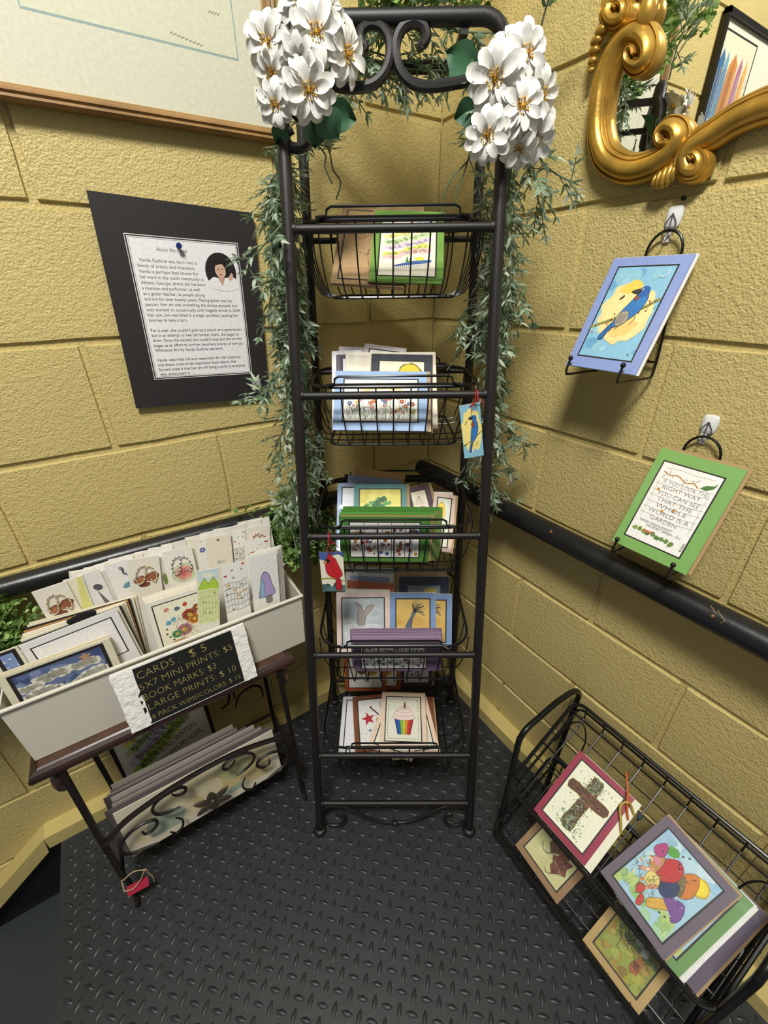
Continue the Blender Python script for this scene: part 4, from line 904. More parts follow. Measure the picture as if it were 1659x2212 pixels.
A_.poly([(.86, .745), (.885, .775), (.90, .79), (.915, .775), (.91, .745), (.88, .73)], '#cfa591')
Mr = Matrix.Translation((cx, cy, .0006)) @ Matrix.Rotation(ang, 4, 'Z'); A_.obj('notice_sheet', board, Mr)
pin = inv @ onL((386, 531), .02); mb = MB(); mb.lathe([(.0005, 0), (.0035, .0), (.0038, .0015), (.0022, .003), (.0022, .008), (.0048, .009), (.005, .0115), (.001, .012)], (pin.x, pin.y, .0004), 12); mb.obj('push_pin', mat('blue_plastic', '#1b2f63', .25), board)
bt = inv @ onL((553, 824), .012); mb = MB(); mb.lathe([(.0005, 0), (.0092, 0), (.0098, .0012), (.0088, .0022), (.0005, .0022)], (bt.x, bt.y, .0003), 22)
bb = mb.obj('silver_button', mat('brushed_silver', '#c4c4c4', .4, .25), board)
A_ = Art(.018, .018); A_.text('Love', .5, .36, .0075, '#6b6b6b', .12, align='c'); A_.obj('lettering', bb, Matrix.Translation((bt.x, bt.y, .0027)))

# framed picture
FX1, FZ0 = -.388, 1.511; FX0, FZ1 = -.838, 2.02; fwid = .020
pic = thing('framed_picture', 'large framed print with a wide cream mat high on the left wall', 'picture', ((FX0 + FX1) / 2, 0, FZ0))
WOODF = mat('gilded_wood', '#8c6a40', .42, bump=[(60, .0006)], var=(20, .2)); GOLDF = mat('pale_gold_lip', '#d9b46a', .3, .5)
prof = [(0, 0), (0, .018), (.003, .022), (.007, .020), (.010, .023), (.014, .020), (.017, .015), (.020, .012), (.020, 0)]
mb = LMB(pic); cor = [(FX0, FZ0), (FX1, FZ0), (FX1, FZ1), (FX0, FZ1)]; dirs = [(1, 1), (-1, 1), (-1, -1), (1, -1)]; n = len(prof); vs_ = []
for (x, z), (dx, dz) in zip(cor, dirs):
    for a, d in prof: vs_.append((x + dx * a, -.004 - d, z + dz * a))
mb.add(vs_, [(c * n + i, c * n + (i + 1) % n, ((c + 1) % 4) * n + (i + 1) % n, ((c + 1) % 4) * n + i) for c in range(4) for i in range(n)]); mb.obj('frame', WOODF, smooth=False)
mb = LMB(pic); q = fwid - .003
for (a, b_, c, d) in ((FX0 + q, FZ0 + q, FX1 - q, FZ0 + q + .003), (FX0 + q, FZ1 - q - .003, FX1 - q, FZ1 - q), (FX0 + q, FZ0 + q, FX0 + q + .003, FZ1 - q), (FX1 - q - .003, FZ0 + q, FX1 - q, FZ1 - q)):
    mb.box(((a + c) / 2, -.0155, (b_ + d) / 2), (c - a, .003, d - b_))
mb.obj('gold_lip', GOLDF, smooth=False)
mw, mh = FX1 - FX0 - 2 * fwid, FZ1 - FZ0 - 2 * fwid
A_ = Art(mw, mh, 5); A_.rect(0, 0, 1, 1, '#cfccb8'); Mm = frame(((FX0 + FX1) / 2, -.0115, (FZ0 + FZ1) / 2), (1, 0, 0), (0, 0, 1), (0, -1, 0))
LX1 = (-.458 - FX0 - fwid) / mw; LZ0 = (1.613 - FZ0 - fwid) / mh; LX0 = (-.757 - FX0 - fwid) / mw
for (a, b_, c, d) in ((LX0, LZ0, LX1, LZ0 + .0065), (LX1 - .0045, LZ0, LX1, .88), (LX0, LZ0, LX0 + .0045, .88), (LX0, .87, LX1, .88)): A_.rect(a, b_, c, d, '#8fa3a0')
A_.rect(LX0 + .0045, LZ0 + .0065, LX1 - .0045, .87, '#cfceb6')
A_.ell(.52, .60, .22, .14, '#c9b98a', 16, 0, .1); A_.ell(.45, .62, .12, .12, '#9fb0a4', 14, 0, .12); A_.ell(.62, .56, .1, .08, '#b98f6a', 12, 0, .1)
A_.line([(.62 + .007 * i, LZ0 + .028 + (.006 if i % 2 else 0) - .0008 * i) for i in range(18)], .0008, '#6f6a5c'); A_.line([(.78 + .006 * i, LZ0 + .105 + (.006 if i % 2 else 0)) for i in range(8)], .0008, '#77725f')
o = A_.obj('mat_and_print', pic, pic.matrix_world.inverted() @ Mm)
lx = (-.417 - FX0 - fwid) / mw; A_ = Art(.026, .026); A_.rect(0, 0, 1, 1, '#e9e6d6'); A_.rect(.12, .12, .88, .88, '#3b3835'); A_.rect(.18, .18, .82, .82, '#e2decb'); A_.obj('label_sticker', pic, pic.matrix_world.inverted() @ frame((-.424, -.0125, 1.572), (1, 0, 0), (0, 0, 1), (0, -1, 0)))
mb = LMB(pic); mb.box(((FX0 + FX1) / 2, -.006, (FZ0 + FZ1) / 2), (mw + .01, .008, mh + .01)); mb.obj('backing', paper('#c9c3ae'), smooth=False)

# a second picture further along the left wall (seen in the mirror)
p2_ = thing('framed_picture', 'second framed picture with orange and blue robes, seen only in the gold mirror', 'picture', (-1.33, 0, 1.46))
X0_, X1_, Z0_, Z1_ = -1.56, -1.09, 1.44, 2.0
mb = LMB(p2_)
for (a, b_, c, d) in ((X0_, Z0_, X1_, Z0_ + .014), (X0_, Z1_ - .014, X1_, Z1_), (X0_, Z0_, X0_ + .014, Z1_), (X1_ - .014, Z0_, X1_, Z1_)): mb.box(((a + c) / 2, -.012, (b_ + d) / 2), (c - a, .018, d - b_))
mb.obj('frame', mat('thin_black_frame', '#1a1815', .4), smooth=False)
mb = LMB(p2_); mb.box(((X0_ + X1_) / 2, -.004, (Z0_ + Z1_) / 2), (X1_ - X0_ - .01, .005, Z1_ - Z0_ - .01)); mb.obj('backing', paper('#c9c3ae'), smooth=False)
A_ = Art(X1_ - X0_ - .028, Z1_ - Z0_ - .028, 9); A_.rect(0, 0, 1, 1, '#e0dcc8'); A_.rect(.44, .06, .99, .96, '#2a2622'); A_.rect(.455, .07, .975, .95, '#dcd5b8')
for c, u0, u1 in (('#3f6a94', .86, .96), ('#6f98b4', .80, .87), ('#c98a4a', .66, .80), ('#b5763c', .70, .76), ('#a8708a', .58, .66), ('#d9a45a', .50, .57)): A_.poly([(u0, .08), (u1, .08), (u1 + .012, .4), (u1 - .01, .82), (u0 + .01, .84), (u0 - .01, .45)], c, sm=2)
for i in range(22): A_.line([(.48 + .022 * i, .09), (.485 + .022 * i, .4), (.478 + .022 * i, .8)], .0014, A_.r.choice(['#e0c088', '#6a4f3a', '#e9e2cc', '#4a7090']), 3)
A_.obj('mat_and_print', p2_, p2_.matrix_world.inverted() @ frame(((X0_ + X1_) / 2, -.0085, (Z0_ + Z1_) / 2), (1, 0, 0), (0, 0, 1), (0, -1, 0)))

# ================================================================ right wall: mirror, hooks, easels and their cards
GOLD = mat('antique_gold', '#bd9440', .34, .6, var=(28, .3), bump=[(35, .001), (200, .0002)])
YC, ZC = -.735, 1.90
mir = thing('gilt_mirror', 'ornate gold scroll framed mirror high on the right wall', 'mirror', (0, YC, 1.42))
GP = [(-1, 0), (-1.0, .30), (-.93, .52), (-.82, .60), (-.74, .52), (-.60, .72), (-.35, .93), (-.05, 1.0), (.25, .93), (.42, .74), (.50, .80), (.62, .70), (.68, .58), (.78, .60), (.9, .45), (1, .25), (1, 0)]
def sweep(mb, pts, half, dep, base=.006):
    """pts: (y, z) centre line on the wall; sweeps the moulded profile along it."""
    n = len(pts); k = len(GP); vs_ = []
    for i in range(n):
        a = pts[max(0, i - 1)]; b_ = pts[min(n - 1, i + 1)]; t = V((0, b_[0] - a[0], b_[1] - a[1])).normalized(); nn = V((0, t.z, -t.y))
        h = half[i]; d = dep[i]
        for s_, q_ in GP: vs_.append(V((-base - d * q_, pts[i][0], pts[i][1])) + nn * (s_ * h))
    fs = [(i * k + j, i * k + j + 1, (i + 1) * k + j + 1, (i + 1) * k + j) for i in range(n - 1) for j in range(k - 1)] + [tuple(range(k)), tuple(reversed(range((n - 1) * k, n * k)))]
    mb.add(vs_, fs)
def wallpath(px, n=7, off=.03): return [(p.y, p.z) for p in spline([(0, onR(q_, off).y, onR(q_, off).z) for q_ in px], n)]
def piece(px, w0, w1, e0=0, e1=0, d0=.026, extra=None):
    path = wallpath(px)
    if extra: path = path + extra
    n = len(path); half = []; dep = []
    for i in range(n):
        k = 1.0
        if e0: k = min(k, .30 + .70 * i / e0)
        if e1: k = min(k, .30 + .70 * (n - 1 - i) / e1)
        half.append((w0 + (w1 - w0) * i / (n - 1)) * k); dep.append(d0 * (.75 + .25 * k) + (.008 * (1 - k)))
    for sy in (1, -1):
        for sz in (1, -1):
            mb = LMB(mir); pp = [(y if sy > 0 else 2 * YC - y, z if sz > 0 else 2 * ZC - z) for y, z in path]
            sweep(mb, pp, half, dep); mb.obj('frame_scroll', GOLD)
    return path
c1 = piece([(1368, 118), (1362, 104), (1352, 112), (1353, 130), (1370, 140), (1388, 126), (1390, 96), (1372, 72), (1342, 80), (1312, 120), (1294, 172), (1286, 225), (1284, 285), (1300, 338), (1345, 362), (1396, 352), (1434, 328), (1456, 300), (1452, 278), (1434, 272), (1420, 286), (1422, 306), (1434, 310), (1438, 300)], .0205, .0205, 60, 50, .028)
c2 = piece([(1492, 346), (1486, 336), (1498, 330), (1508, 345), (1500, 366), (1478, 366), (1470, 340), (1492, 308), (1530, 282), (1578, 250), (1640, 222), (1720, 202), (1790, 196)], .018, .021, 44, 0, .026)
c3 = piece([(1328, 18), (1322, 8), (1334, 0), (1344, 14), (1336, 38), (1314, 40), (1304, 14), (1318, -18), (1352, -40), (1378, -80), (1392, -150), (1388, -230), (1370, -330)], .016, .019, 44, 0, .026)
for px, r_, sq in (((1398, 26), .014, (.9, 1, 1.4)), ((1300, 66), .011, (.8, 1, .7)), ((1289, 88), .010, (.8, 1, .7)), ((1284, 110), .0095, (.8, 1, .7)), ((1280, 132), .008, (.8, 1, .7)), ((1277, 152), .006, (.8, 1, .7)), ((1414, 392), .007, (.8, .7, 1.3)), ((1424, 388), .009, (.8, .7, 1.3)), ((1435, 384), .010, (.8, .7, 1.4)), ((1446, 379), .010, (.8, .7, 1.4)), ((1456, 373), .009, (.8, .7, 1.3))):
    P = onR(px, .02)
    for sy in (1, -1):
        mb = LMB(mir); mb.ball((P.x, P.y if sy > 0 else 2 * YC - P.y, P.z), r_, 10, None, sq); mb.obj('leaf_ornament', GOLD)
gl = [(p[0], p[1]) for p in c1[60:120:4]] + [(p[0], p[1]) for p in c2[57::5]]
poly = [(y, z) for y, z in gl] + [(2 * YC - y, z) for y, z in reversed(gl)]; top = [(2 * YC - gl[0][0], 2 * ZC - gl[0][1]), (gl[0][0], 2 * ZC - gl[0][1])]
poly += top
mb = LMB(mir); k = len(poly); mb.add([(-.009, y, z) for y, z in poly], [tuple(range(k))]); mb.obj('glass', mat('mirror_glass', '#f2f2ee', .01, 1.0), smooth=False)
mb = LMB(mir); mb.add([(-.0075, y, z) for y, z in poly] + [(-.001, y, z) for y, z in poly], [tuple(range(k)), tuple(reversed(range(k, 2 * k)))] + [(i, (i + 1) % k, k + (i + 1) % k, k + i) for i in range(k)]); mb.obj('backing', mat('mirror_back', '#1b1814', .7), smooth=False)


def hook(label, px_top):
    P = onR(px_top, 0); o = thing('adhesive_hook', label, 'wall hook', P)
    mb = LMB(o); w_, h_ = .0115, .030; n = 20; out = []
    for k in range(n):
        a = 2 * math.pi * k / n; c_, s_ = math.cos(a), math.sin(a); e = .45
        y = w_ * math.copysign(abs(c_) ** e, c_) * (1 - .18 * (s_ < 0) * abs(s_)); z = h_ / 2 * math.copysign(abs(s_) ** e, s_); out.append((y, z))
    vs_ = [(-.0005, P.y + y, P.z - .013 + z) for y, z in out] + [(-.004, P.y + y * .95, P.z - .013 + z * .96) for y, z in out] + [(-.0068, P.y + y * .5, P.z - .013 + z * .5) for y, z in out]
    mb.add(vs_, [(i, (i + 1) % n, n + (i + 1) % n, n + i) for i in range(n)] + [(n + i, n + (i + 1) % n, 2 * n + (i + 1) % n, 2 * n + i) for i in range(n)] + [tuple(range(2 * n, 3 * n))])
    mb.obj('plate', mat('white_plastic', '#e3e3e1', .35), smooth=True)
    mb = LMB(o); mb.box((-.002, P.y + .003, P.z - .034), (.003, .009, .022)); mb.obj('adhesive_tab', mat('clear_tab', '#d8d8d4', .3))
    mb = LMB(o); s_ = V((-.008, P.y, P.z - .008))
    for d in (-1, 1): mb.tube(spline([s_, s_ + V((0, d * .0075, -.012)), s_ + V((.001, d * .008, -.018))], 4), .0007, 5)
    mb.tube([s_, s_ + V((0, .001, -.028)), s_ + V((-.004, .002, -.034)), s_ + V((-.011, .002, -.033)), s_ + V((-.013, .002, -.026))], .001, 6)
    mb.tube([s_ + V((.001, -.008, -.018)), s_ + V((-.001, .008, -.018))], .0007, 5); mb.obj('wire_hook', mat('steel_wire', '#8a8a88', .3, .9)); return P
def easel(label, yc, ztop, y0, y1, zcard, d0, d1):
    """Black wire easel: loop above, two legs behind the card, ledge arms under it with upturned ball ends."""
    o = thing('wire_easel', label, 'easel', (0, yc, zcard)); mb = LMB(o); w_ = .027; x = -.010
    loop = [(x, yc + w_ * math.cos(a), ztop - .030 + .030 * math.sin(a)) for a in [math.pi * k / 12 for k in range(13)]]
    mb.tube([(x, yc + w_, ztop - .034)] + loop + [(x, yc - w_, ztop - .034)], .0021, 8)
    mb.obj('wire_loop', WIRE)
    zb = zcard - .010
    for yy in (y0, y1):
        mb = LMB(o); s_ = 1 if yy > yc else -1
        pts = [(x, yc + s_ * w_, ztop - .034), (-.008, yc + s_ * w_ * 1.06, ztop - .07), (-.008, yy, zcard + .03), (-.009, yy, zcard - .004), (-.016, yy, zcard - .012), (-.06, yy, zb - .001), (-.106, yy, zb), (-.1125, yy, zb + .003), (-.1135, yy, zb + .010), (-.108, yy, zb + .026)]
        mb.tube(spline(pts, 5), .0020, 8); mb.ball((-.108, yy, zb + .027), .0042, 10); mb.obj('ledge_arm', WIRE)
    mb = LMB(o); mb.tube([(-.0085, y0, zcard + .012), (-.0085, y1, zcard + .012)], .0018, 8); mb.obj('cross_wire', WIRE)
def wallcard(label, y0, y1, zt, zb, colr, art, seed, mside, back):
    X = V((0, -1, 0)); T = V((-.02, (y0 + y1) / 2, zt)); Bm = V((-.10, (y0 + y1) / 2, zb)); Y = (T - Bm).normalized(); N = X.cross(Y)
    M = frame((T + Bm) / 2, X, Y, N); return matboard('matted_card', label, 'card', M, y0 - y1, (T - Bm).length, colr, art, mat_sides=mside, back=back, sleeve=True, artseed=seed, bw=.0024, backoff=(.003, .001) if seed == 31 else (.004, .004))
wallcard('blue matted card with a bluebird on a branch, leaning on a wall easel', -.499, -.624, 1.310, 1.147, '#8d9fd4', a_bird, 31, (.016, .020, .017, .016), '#dcd6cc')
wallcard('green matted card with a hand lettered garden quotation on a wall easel', -.660, -.785, 1.023, .862, '#7dae5c', a_garden, 32, (.015, .021, .021, .021), '#a98a5e')
hook('white adhesive hook above the bluebird card', (1464, 447)); hook('white adhesive hook above the green quotation card', (1541, 899))
easel('black wire easel holding the bluebird card', -.572, 1.344, -.512, -.606, 1.143, 0, 0)
easel('black wire easel holding the green quotation card', -.716, 1.055, -.672, -.766, .857, 0, 0)
P = onR((1478, 428)); mb = MB(); mb.lathe([(.0005, 0), (.003, 0), (.003, .004), (.0005, .0045)], (0, 0, 0), 8); tag(mb.obj('wall_nail', mat('rust_dark', '#2a1d14', .7), M=frame(P, (0, 1, 0), (0, 0, 1), (-1, 0, 0))), 'small dark nail in the wall just under the gold mirror', 'nail')
# ================================================================ the little table with its white bin of cards
WOOD = mat('mahogany', '#35201a', .3, coat=.35, bump=[(18, .0006)], var=(9, .35)); WOODG = mat('mahogany_top', '#4a2e22', .34, coat=.3, var=(26, .3))
tb = thing('magazine_table', 'small mahogany topped table with black iron scroll legs and a magazine trough', 'table', (-.845, -.16, 0))
TX0, TX1, TY0, TY1 = -1.10, -.594, -.272, -.062
mb = LMB(tb); rings = [(.012, .486), (.003, .489), (0, .494), (0, .501), (.003, .507), (.010, .510), (.0125, .5085), (.016, .5105)]; vs_ = []
for ins, z in rings: vs_ += [(TX0 + ins, TY0 + ins, z), (TX1 - ins, TY0 + ins, z), (TX1 - ins, TY1 - ins, z), (TX0 + ins, TY1 - ins, z)]
mb.add(vs_, [(i * 4 + k, i * 4 + (k + 1) % 4, (i + 1) * 4 + (k + 1) % 4, (i + 1) * 4 + k) for i in range(len(rings) - 1) for k in range(4)] + [(3, 2, 1, 0)]); top = mb.obj('table_top', WOOD, smooth=False)
mb = LMB(tb); mb.add([(TX0 + .016, TY0 + .016, .5106), (TX1 - .016, TY0 + .016, .5106), (TX1 - .016, TY1 - .016, .5106), (TX0 + .016, TY1 - .016, .5106)], [(0, 1, 2, 3)]); mb.obj('veneer_panel', WOODG, top, smooth=False)
def bar(pts, r, name, m_=IRON, seg=6, parent=None):
    mb = LMB(tb); mb.tube(pts, r, seg); return mb.obj(name, m_, parent)
for x in (-1.056, -.634):
    lg = bar([(x, -.262, .488), (x, -.276, .30), (x, -.284, .105)], .0072, 'leg', seg=4)
    bar(spline([(x, -.284, .115), (x, -.276, .07), (x, -.279, .035), (x, -.293, .010), (x, -.304, .0088)], 5), [.0062] * 12 + [.0055] * 9, 'foot_curl', parent=lg)
    lg = bar([(x, -.082, .488), (x, -.078, .30), (x, -.074, .105)], .0066, 'leg', seg=4)
    bar(spline([(x, -.074, .115), (x, -.080, .07), (x, -.076, .035), (x, -.066, .0092)], 5), .0058, 'foot_curl', parent=lg)
    bar([(x, -.078, .118), (x, -.282, .118)], .005, 'side_bar')
    bar([(x, -.080, .472), (x, -.264, .472)], .005, 'side_bar')
    mb = LMB(tb); mb.lathe([(.001, -.050), (.007, -.048), (.0125, -.038), (.0145, -.022), (.012, -.006), (.0085, .002), (.010, .008), (.010, .014)], (x - .012 if x < -.8 else x + .010, -.252, .474), 14); mb.obj('finial', WOOD)
for x, zt in ((-1.022, .488), (-.800, .488)): bar([(x, -.080, zt), (x, -.080, .12)], .0062, 'back_upright', seg=4)
for z in (.118, .470): bar([(-1.056, -.078, z), (-.634, -.078, z)], .0048, 'back_bar')
for y in (-.15, -.235): bar([(-1.056, y, .118), (-.634, y, .118)], .0042, 'trough_bar')
def pscroll(P, y, name='scroll', r=.0036, mirror=None):
    for s in ((1,) if mirror is None else (1, -1)):
        Q = [(x if s > 0 else 2 * mirror - x, y, z) for x, z in P]; sp = spline(Q, 6); n = len(sp)
        bar(sp, [r * (.55 + .45 * min(1, i / 12, (n - 1 - i) / 12 + .3)) for i in range(n)], name)
XC = -.845
bar(spline([(-1.056, -.281, .245), (-1.03, -.281, .268), (-.99, -.281, .289), (-.906, -.281, .308), (-.82, -.281, .314), (-.744, -.281, .306), (-.66, -.281, .278), (-.634, -.281, .25)], 6), .0062, 'arched_rail')
pscroll([(-.990, .222), (-.987, .208), (-.972, .207), (-.960, .220), (-.962, .238), (-.985, .246), (-1.012, .238), (-1.032, .215), (-1.036, .185), (-1.022, .168), (-.998, .160), (-.975, .152)], -.281, mirror=XC)
pscroll([(-.914, .288), (-.906, .276), (-.893, .272), (-.886, .282), (-.892, .294), (-.915, .298), (-.942, .292), (-.957, .272), (-.952, .250), (-.930, .236), (-.908, .232)], -.281, mirror=XC)
pscroll([(-.925, .205), (-.915, .185), (-.92, .16), (-.935, .15), (-.945, .165)], -.281, mirror=XC, r=.003)
LEAFM = mat('antique_leaf_metal', '#4d463a', .5, .4, bump=[(80, .0008)])
for k in range(6):
    mb = LMB(tb); a = math.pi / 6 + k * math.pi / 3; c_, s_ = math.cos(a), math.sin(a); L = .046 if k in (0, 2, 3, 5) else .034
    pr = [(.0, .003), (.25, .009), (.55, .0115), (.8, .008), (1, .001)]; vs_ = []; fs = []
    for t, w_ in pr:
        for e, d in ((-1, 0), (-.5, -.003), (0, -.0015), (.5, -.003), (1, 0)): vs_.append((XC + c_ * L * t - s_ * w_ * e, -.284 + d - .004 * math.sin(t * 3), .198 + s_ * L * t + c_ * w_ * e))
    for i in range(4):
        for j in range(4): fs.append((i * 5 + j, i * 5 + j + 1, (i + 1) * 5 + j + 1, (i + 1) * 5 + j))
    mb.add(vs_, fs); mb.obj('iron_leaf', LEAFM)
mb = LMB(tb); mb.ball((XC, -.286, .198), .008, 10); mb.obj('rosette', LEAFM)
for x0, x1 in ((-.796, -.640), (-1.052, -1.028)):      # scrolls of the back panel
    w_ = x1 - x0
    if w_ > .1:
        pscroll([(x0 + .006, .46), (x0 + .05, .45), (x0 + .062, .42), (x0 + .045, .395), (x0 + .022, .40), (x0 + .018, .42)], -.080)
        pscroll([(x1 - .045, .42), (x1 - .06, .405), (x1 - .075, .425), (x1 - .06, .455), (x1 - .03, .452), (x1 - .018, .42), (x1 - .04, .36), (x1 - .08, .30), (x1 - .085, .25)], -.080)
        pscroll([(x0 + .006, .31), (x0 + .04, .315), (x0 + .058, .29), (x0 + .052, .25), (x0 + .03, .24)], -.080)
        pscroll([(x1 - .09, .22), (x1 - .07, .26), (x1 - .035, .27), (x1 - .012, .25), (x1 - .01, .21)], -.080)
    else:
        pscroll([(x1 + .004, .40), (x0 + .004, .38), (x0 + .006, .33), (x1 + .004, .31)], -.080, r=.003)
# string and red tag on the front leg
rt = thing('price_tag', 'red tag tied with twine to the table leg', 'tag', (-1.05, -.296, .04))
mb = LMB(rt); c = V((-1.038, -.300, .075)); R_ = Matrix.Rotation(.15, 3, 'Y') @ Matrix.Rotation(-.5, 3, 'X'); mb.box(c, (.042, .001, .022), R_); mb.obj('tag_card', paper('#b02040'), smooth=False)
mb = LMB(rt); mb.tube(spline([(-1.062, -.300, .085), (-1.045, -.302, .081), (-1.03, -.300, .090), (-1.012, -.300, .118), (-1.010, -.301, .10), (-1.006, -.302, .08), (-1.008, -.303, .062)], 5), .0013, 5)
mb.tube(spline([(-1.012, -.300, .118), (-1.035, -.292, .122), (-1.056, -.293, .115), (-1.062, -.284, .105), (-1.062, -.300, .085)], 5), .0013, 5); mb.obj('twine', mat('jute_twine', '#b59a72', .8))

# prints standing in the trough
def bincard(name, label, cat, TL, TR, yt, colr, art=None, lean=3, zb=.5158, t=.0016, arth=None, **kw):
    a, b_ = onL(TL, -yt), onL(TR, -yt); X = (b_ - a)
    if a.x < BX0 + .013: a = a + X * ((BX0 + .013 - a.x) / X.x)
    if b_.x > BX1 - .013: b_ = b_ - X * ((b_.x - BX1 + .013) / X.x)
    X = b_ - a; w_ = X.length; X.normalize()
    hz = max(.05, min(a.z, b_.z) - zb); l = min(math.radians(lean), math.atan(max(.0, (yt + .2335)) / hz)); up = V((0, math.sin(l), math.cos(l))); N = X.cross(up); N = N if N.y < 0 else -N; N.normalize(); Y = N.cross(X)
    zm = (a.z + b_.z) / 2; h_ = (min(a.z, b_.z) - zb) / Y.z - abs(X.z) * w_ * .5
    M = frame((a + b_) / 2 - Y * h_ / 2, X, Y, N)
    ms = kw.pop('ms', None)
    if arth: ms = (ms or (0, 0, 0, 0)); ms = (ms[0], h_ - arth + ms[1], ms[2], ms[3])
    return matboard(name, label, cat, M, w_, h_, colr, art, t=t, mat_sides=ms, **kw)
PSALM = ['THE·LORD·IS·MY·', 'I·SHALL·NOT·WANT·', 'HE·MAKES·ME·LIE·DOWN', 'IN·GREEN·PASTURES·', 'BESIDE·STILL·WATERS', 'HE·RESTORES·MY·SOUL']
X0 = V((-1.010, -.128, .135)); M = frame((-.9085, -.106, .30), (1, 0, 0), (0, .10, 1), (0, -1, .10))
matboard('large_print', 'large watercolour print of lettered rainbow bands standing at the back of the trough', 'print', M, .205, .335, '#e3dfd2', lambda A: a_rainbow_words(A, PSALM), inset=.006, border=None, t=.003, sleeve=True, artseed=41)
for i in range(9):
    y = -.252 + i * .0062; h_ = (.138 if i == 0 else .150 + .0015 * i) + random.uniform(-.004, .006); x0 = -1.040 + random.uniform(-.008, .016) + (.012 if i > 5 else 0); x1 = -.668 - .012 * i + random.uniform(-.01, .01)
    M = frame(((x0 + x1) / 2, y, .126 + h_ / 2), (1, 0, 0), (0, .16, 1), (0, -1, .16)); 
    lab = 'cream print in a glossy sleeve at the front of the table trough' if i == 0 else 'large print in a glossy sleeve filed in the table trough'
    matboard('large_print', lab, 'print', M, x1 - x0, h_, ['#d9d0ba', '#5f5458', '#9a9288', '#6a5e62', '#a8a196', '#584e52', '#8d857c', '#6d6267', '#a39c90'][i], (lambda A: (A.rect(0, 0, 1, 1, '#d6c9a4'), A.wash(14, 0, 0, 1, 1, ['#b9b98a', '#cbb886', '#9fae9a', '#d9cfae'], .06, .14))) if i == 0 else None, inset=.02, border=None, t=.003, sleeve=True, group='prints filed in the table trough', artseed=50 + i)

# the white bin
BINW = mat('white_plastic_bin', '#d6d1c2', .4, bump=[(60, .0002)])
BX0, BX1, BYF, BYB, BZ0, BZ1 = -1.094, -.5475, -.2445, -.098, .5116, .656
bn = thing('storage_bin', 'long white plastic bin packed with cards standing on the table', 'bin', ((BX0 + BX1) / 2, (BYF + BYB) / 2, BZ0))
mb = LMB(bn); fl_ = .006; th = .0028; zs = [BZ0, BZ1]; vs_ = []
def brect(ins, z): return [(BX0 + ins, BYF + ins, z), (BX1 - ins, BYF + ins, z), (BX1 - ins, BYB - ins, z), (BX0 + ins, BYB - ins, z)]
vs_ = brect(fl_, BZ0) + brect(.002, BZ1) + brect(.002 + th, BZ1) + brect(fl_ + th, BZ0 + th)
mb.add(vs_, [(3, 2, 1, 0)] + [(i * 4 + k, i * 4 + (k + 1) % 4, (i + 1) * 4 + (k + 1) % 4, (i + 1) * 4 + k) for i in range(3) for k in range(4)] + [(12, 13, 14, 15)]); mb.obj('body', BINW, smooth=False)
mb = LMB(bn); mb.tube([p for p in brect(0, BZ1 - .001)], .0038, 8, True); mb.obj('rim', BINW)

# price sign propped on the front of the bin
SP = V((0, -.2525, .655)); SN = V((0, -1, -.09)).normalized() ; SN = V((0, -.995, .10)).normalized()
Ms, sw, sh_ = pose(((234, 1457), (529, 1351), (551, 1457), (289, 1588)), (0, -.2515, .66), V((0, -1, .17)))
mb = MB(); n = 14; rr = random.Random(3); mb.box((0, 0, -.003), (sw, sh_, .006)); 
sign = mb.obj('price_sign', mat('rough_white_board', '#ece9e2', .75, bump=[(90, .002), (30, .004)]), None, False, Ms); tag(sign, 'white edged chalkboard price sign with hand lettering leaning on the bin', 'sign')
inv = Ms.inverted()
for x0, x1 in ((-sw / 2 - .001, -sw / 2 + .036), (sw / 2 - .026, sw / 2 + .001)):
    mb = MB(); vs_ = []; nx, ny = 4, 12
    for j in range(ny + 1):
        for i in range(nx + 1): vs_.append((x0 + (x1 - x0) * i / nx + (rr.uniform(-.001, .001) if i in (0, nx) else 0), -sh_ / 2 + sh_ * j / ny, .0006 + rr.uniform(0, .0016)))
    mb.add(vs_, [(j * (nx + 1) + i, j * (nx + 1) + i + 1, (j + 1) * (nx + 1) + i + 1, (j + 1) * (nx + 1) + i) for j in range(ny) for i in range(nx)]); mb.obj('flaked_edge', mat('flaked_white_paint', '#efece6', .8, bump=[(70, .004)]), sign, True, sharp=False)
pn = [inv @ onp(p, Ms.translation, V((0, -1, .17))) for p in ((279, 1453), (498, 1362), (527, 1466), (323, 1566))]
px0 = (pn[0].x + pn[3].x) / 2; px1 = (pn[1].x + pn[2].x) / 2; A_ = Art(px1 - px0, sh_ - .006, 4); A_.rect(0, 0, 1, 1, '#191b18')
GLD = '#a89a58'
A_.text('CARDS :', .05, .80, .024, GLD, .03, fit=.40 * A_.w, thin=-.022); A_.text('$ 5', .55, .82, .026, GLD, .03, fit=.17 * A_.w, thin=-.022)
A_.text('5X7 MINI PRINTS: $5', .04, .61, .021, GLD, .04, fit=.93 * A_.w, thin=-.022); A_.text('BOOK MARKS: $3', .04, .42, .022, GLD, .03, fit=.72 * A_.w, thin=-.022)
A_.text('LARGE PRINTS: $ 10', .05, .235, .022, GLD, .02, fit=.90 * A_.w, thin=-.022); A_.text('8 PACK WIMSICOLORS: $ 15', .05, .055, .017, GLD, .02, fit=.92 * A_.w, thin=-.022)
A_.obj('chalk_panel', sign, Matrix.Translation(((px0 + px1) / 2, 0, .0012)))

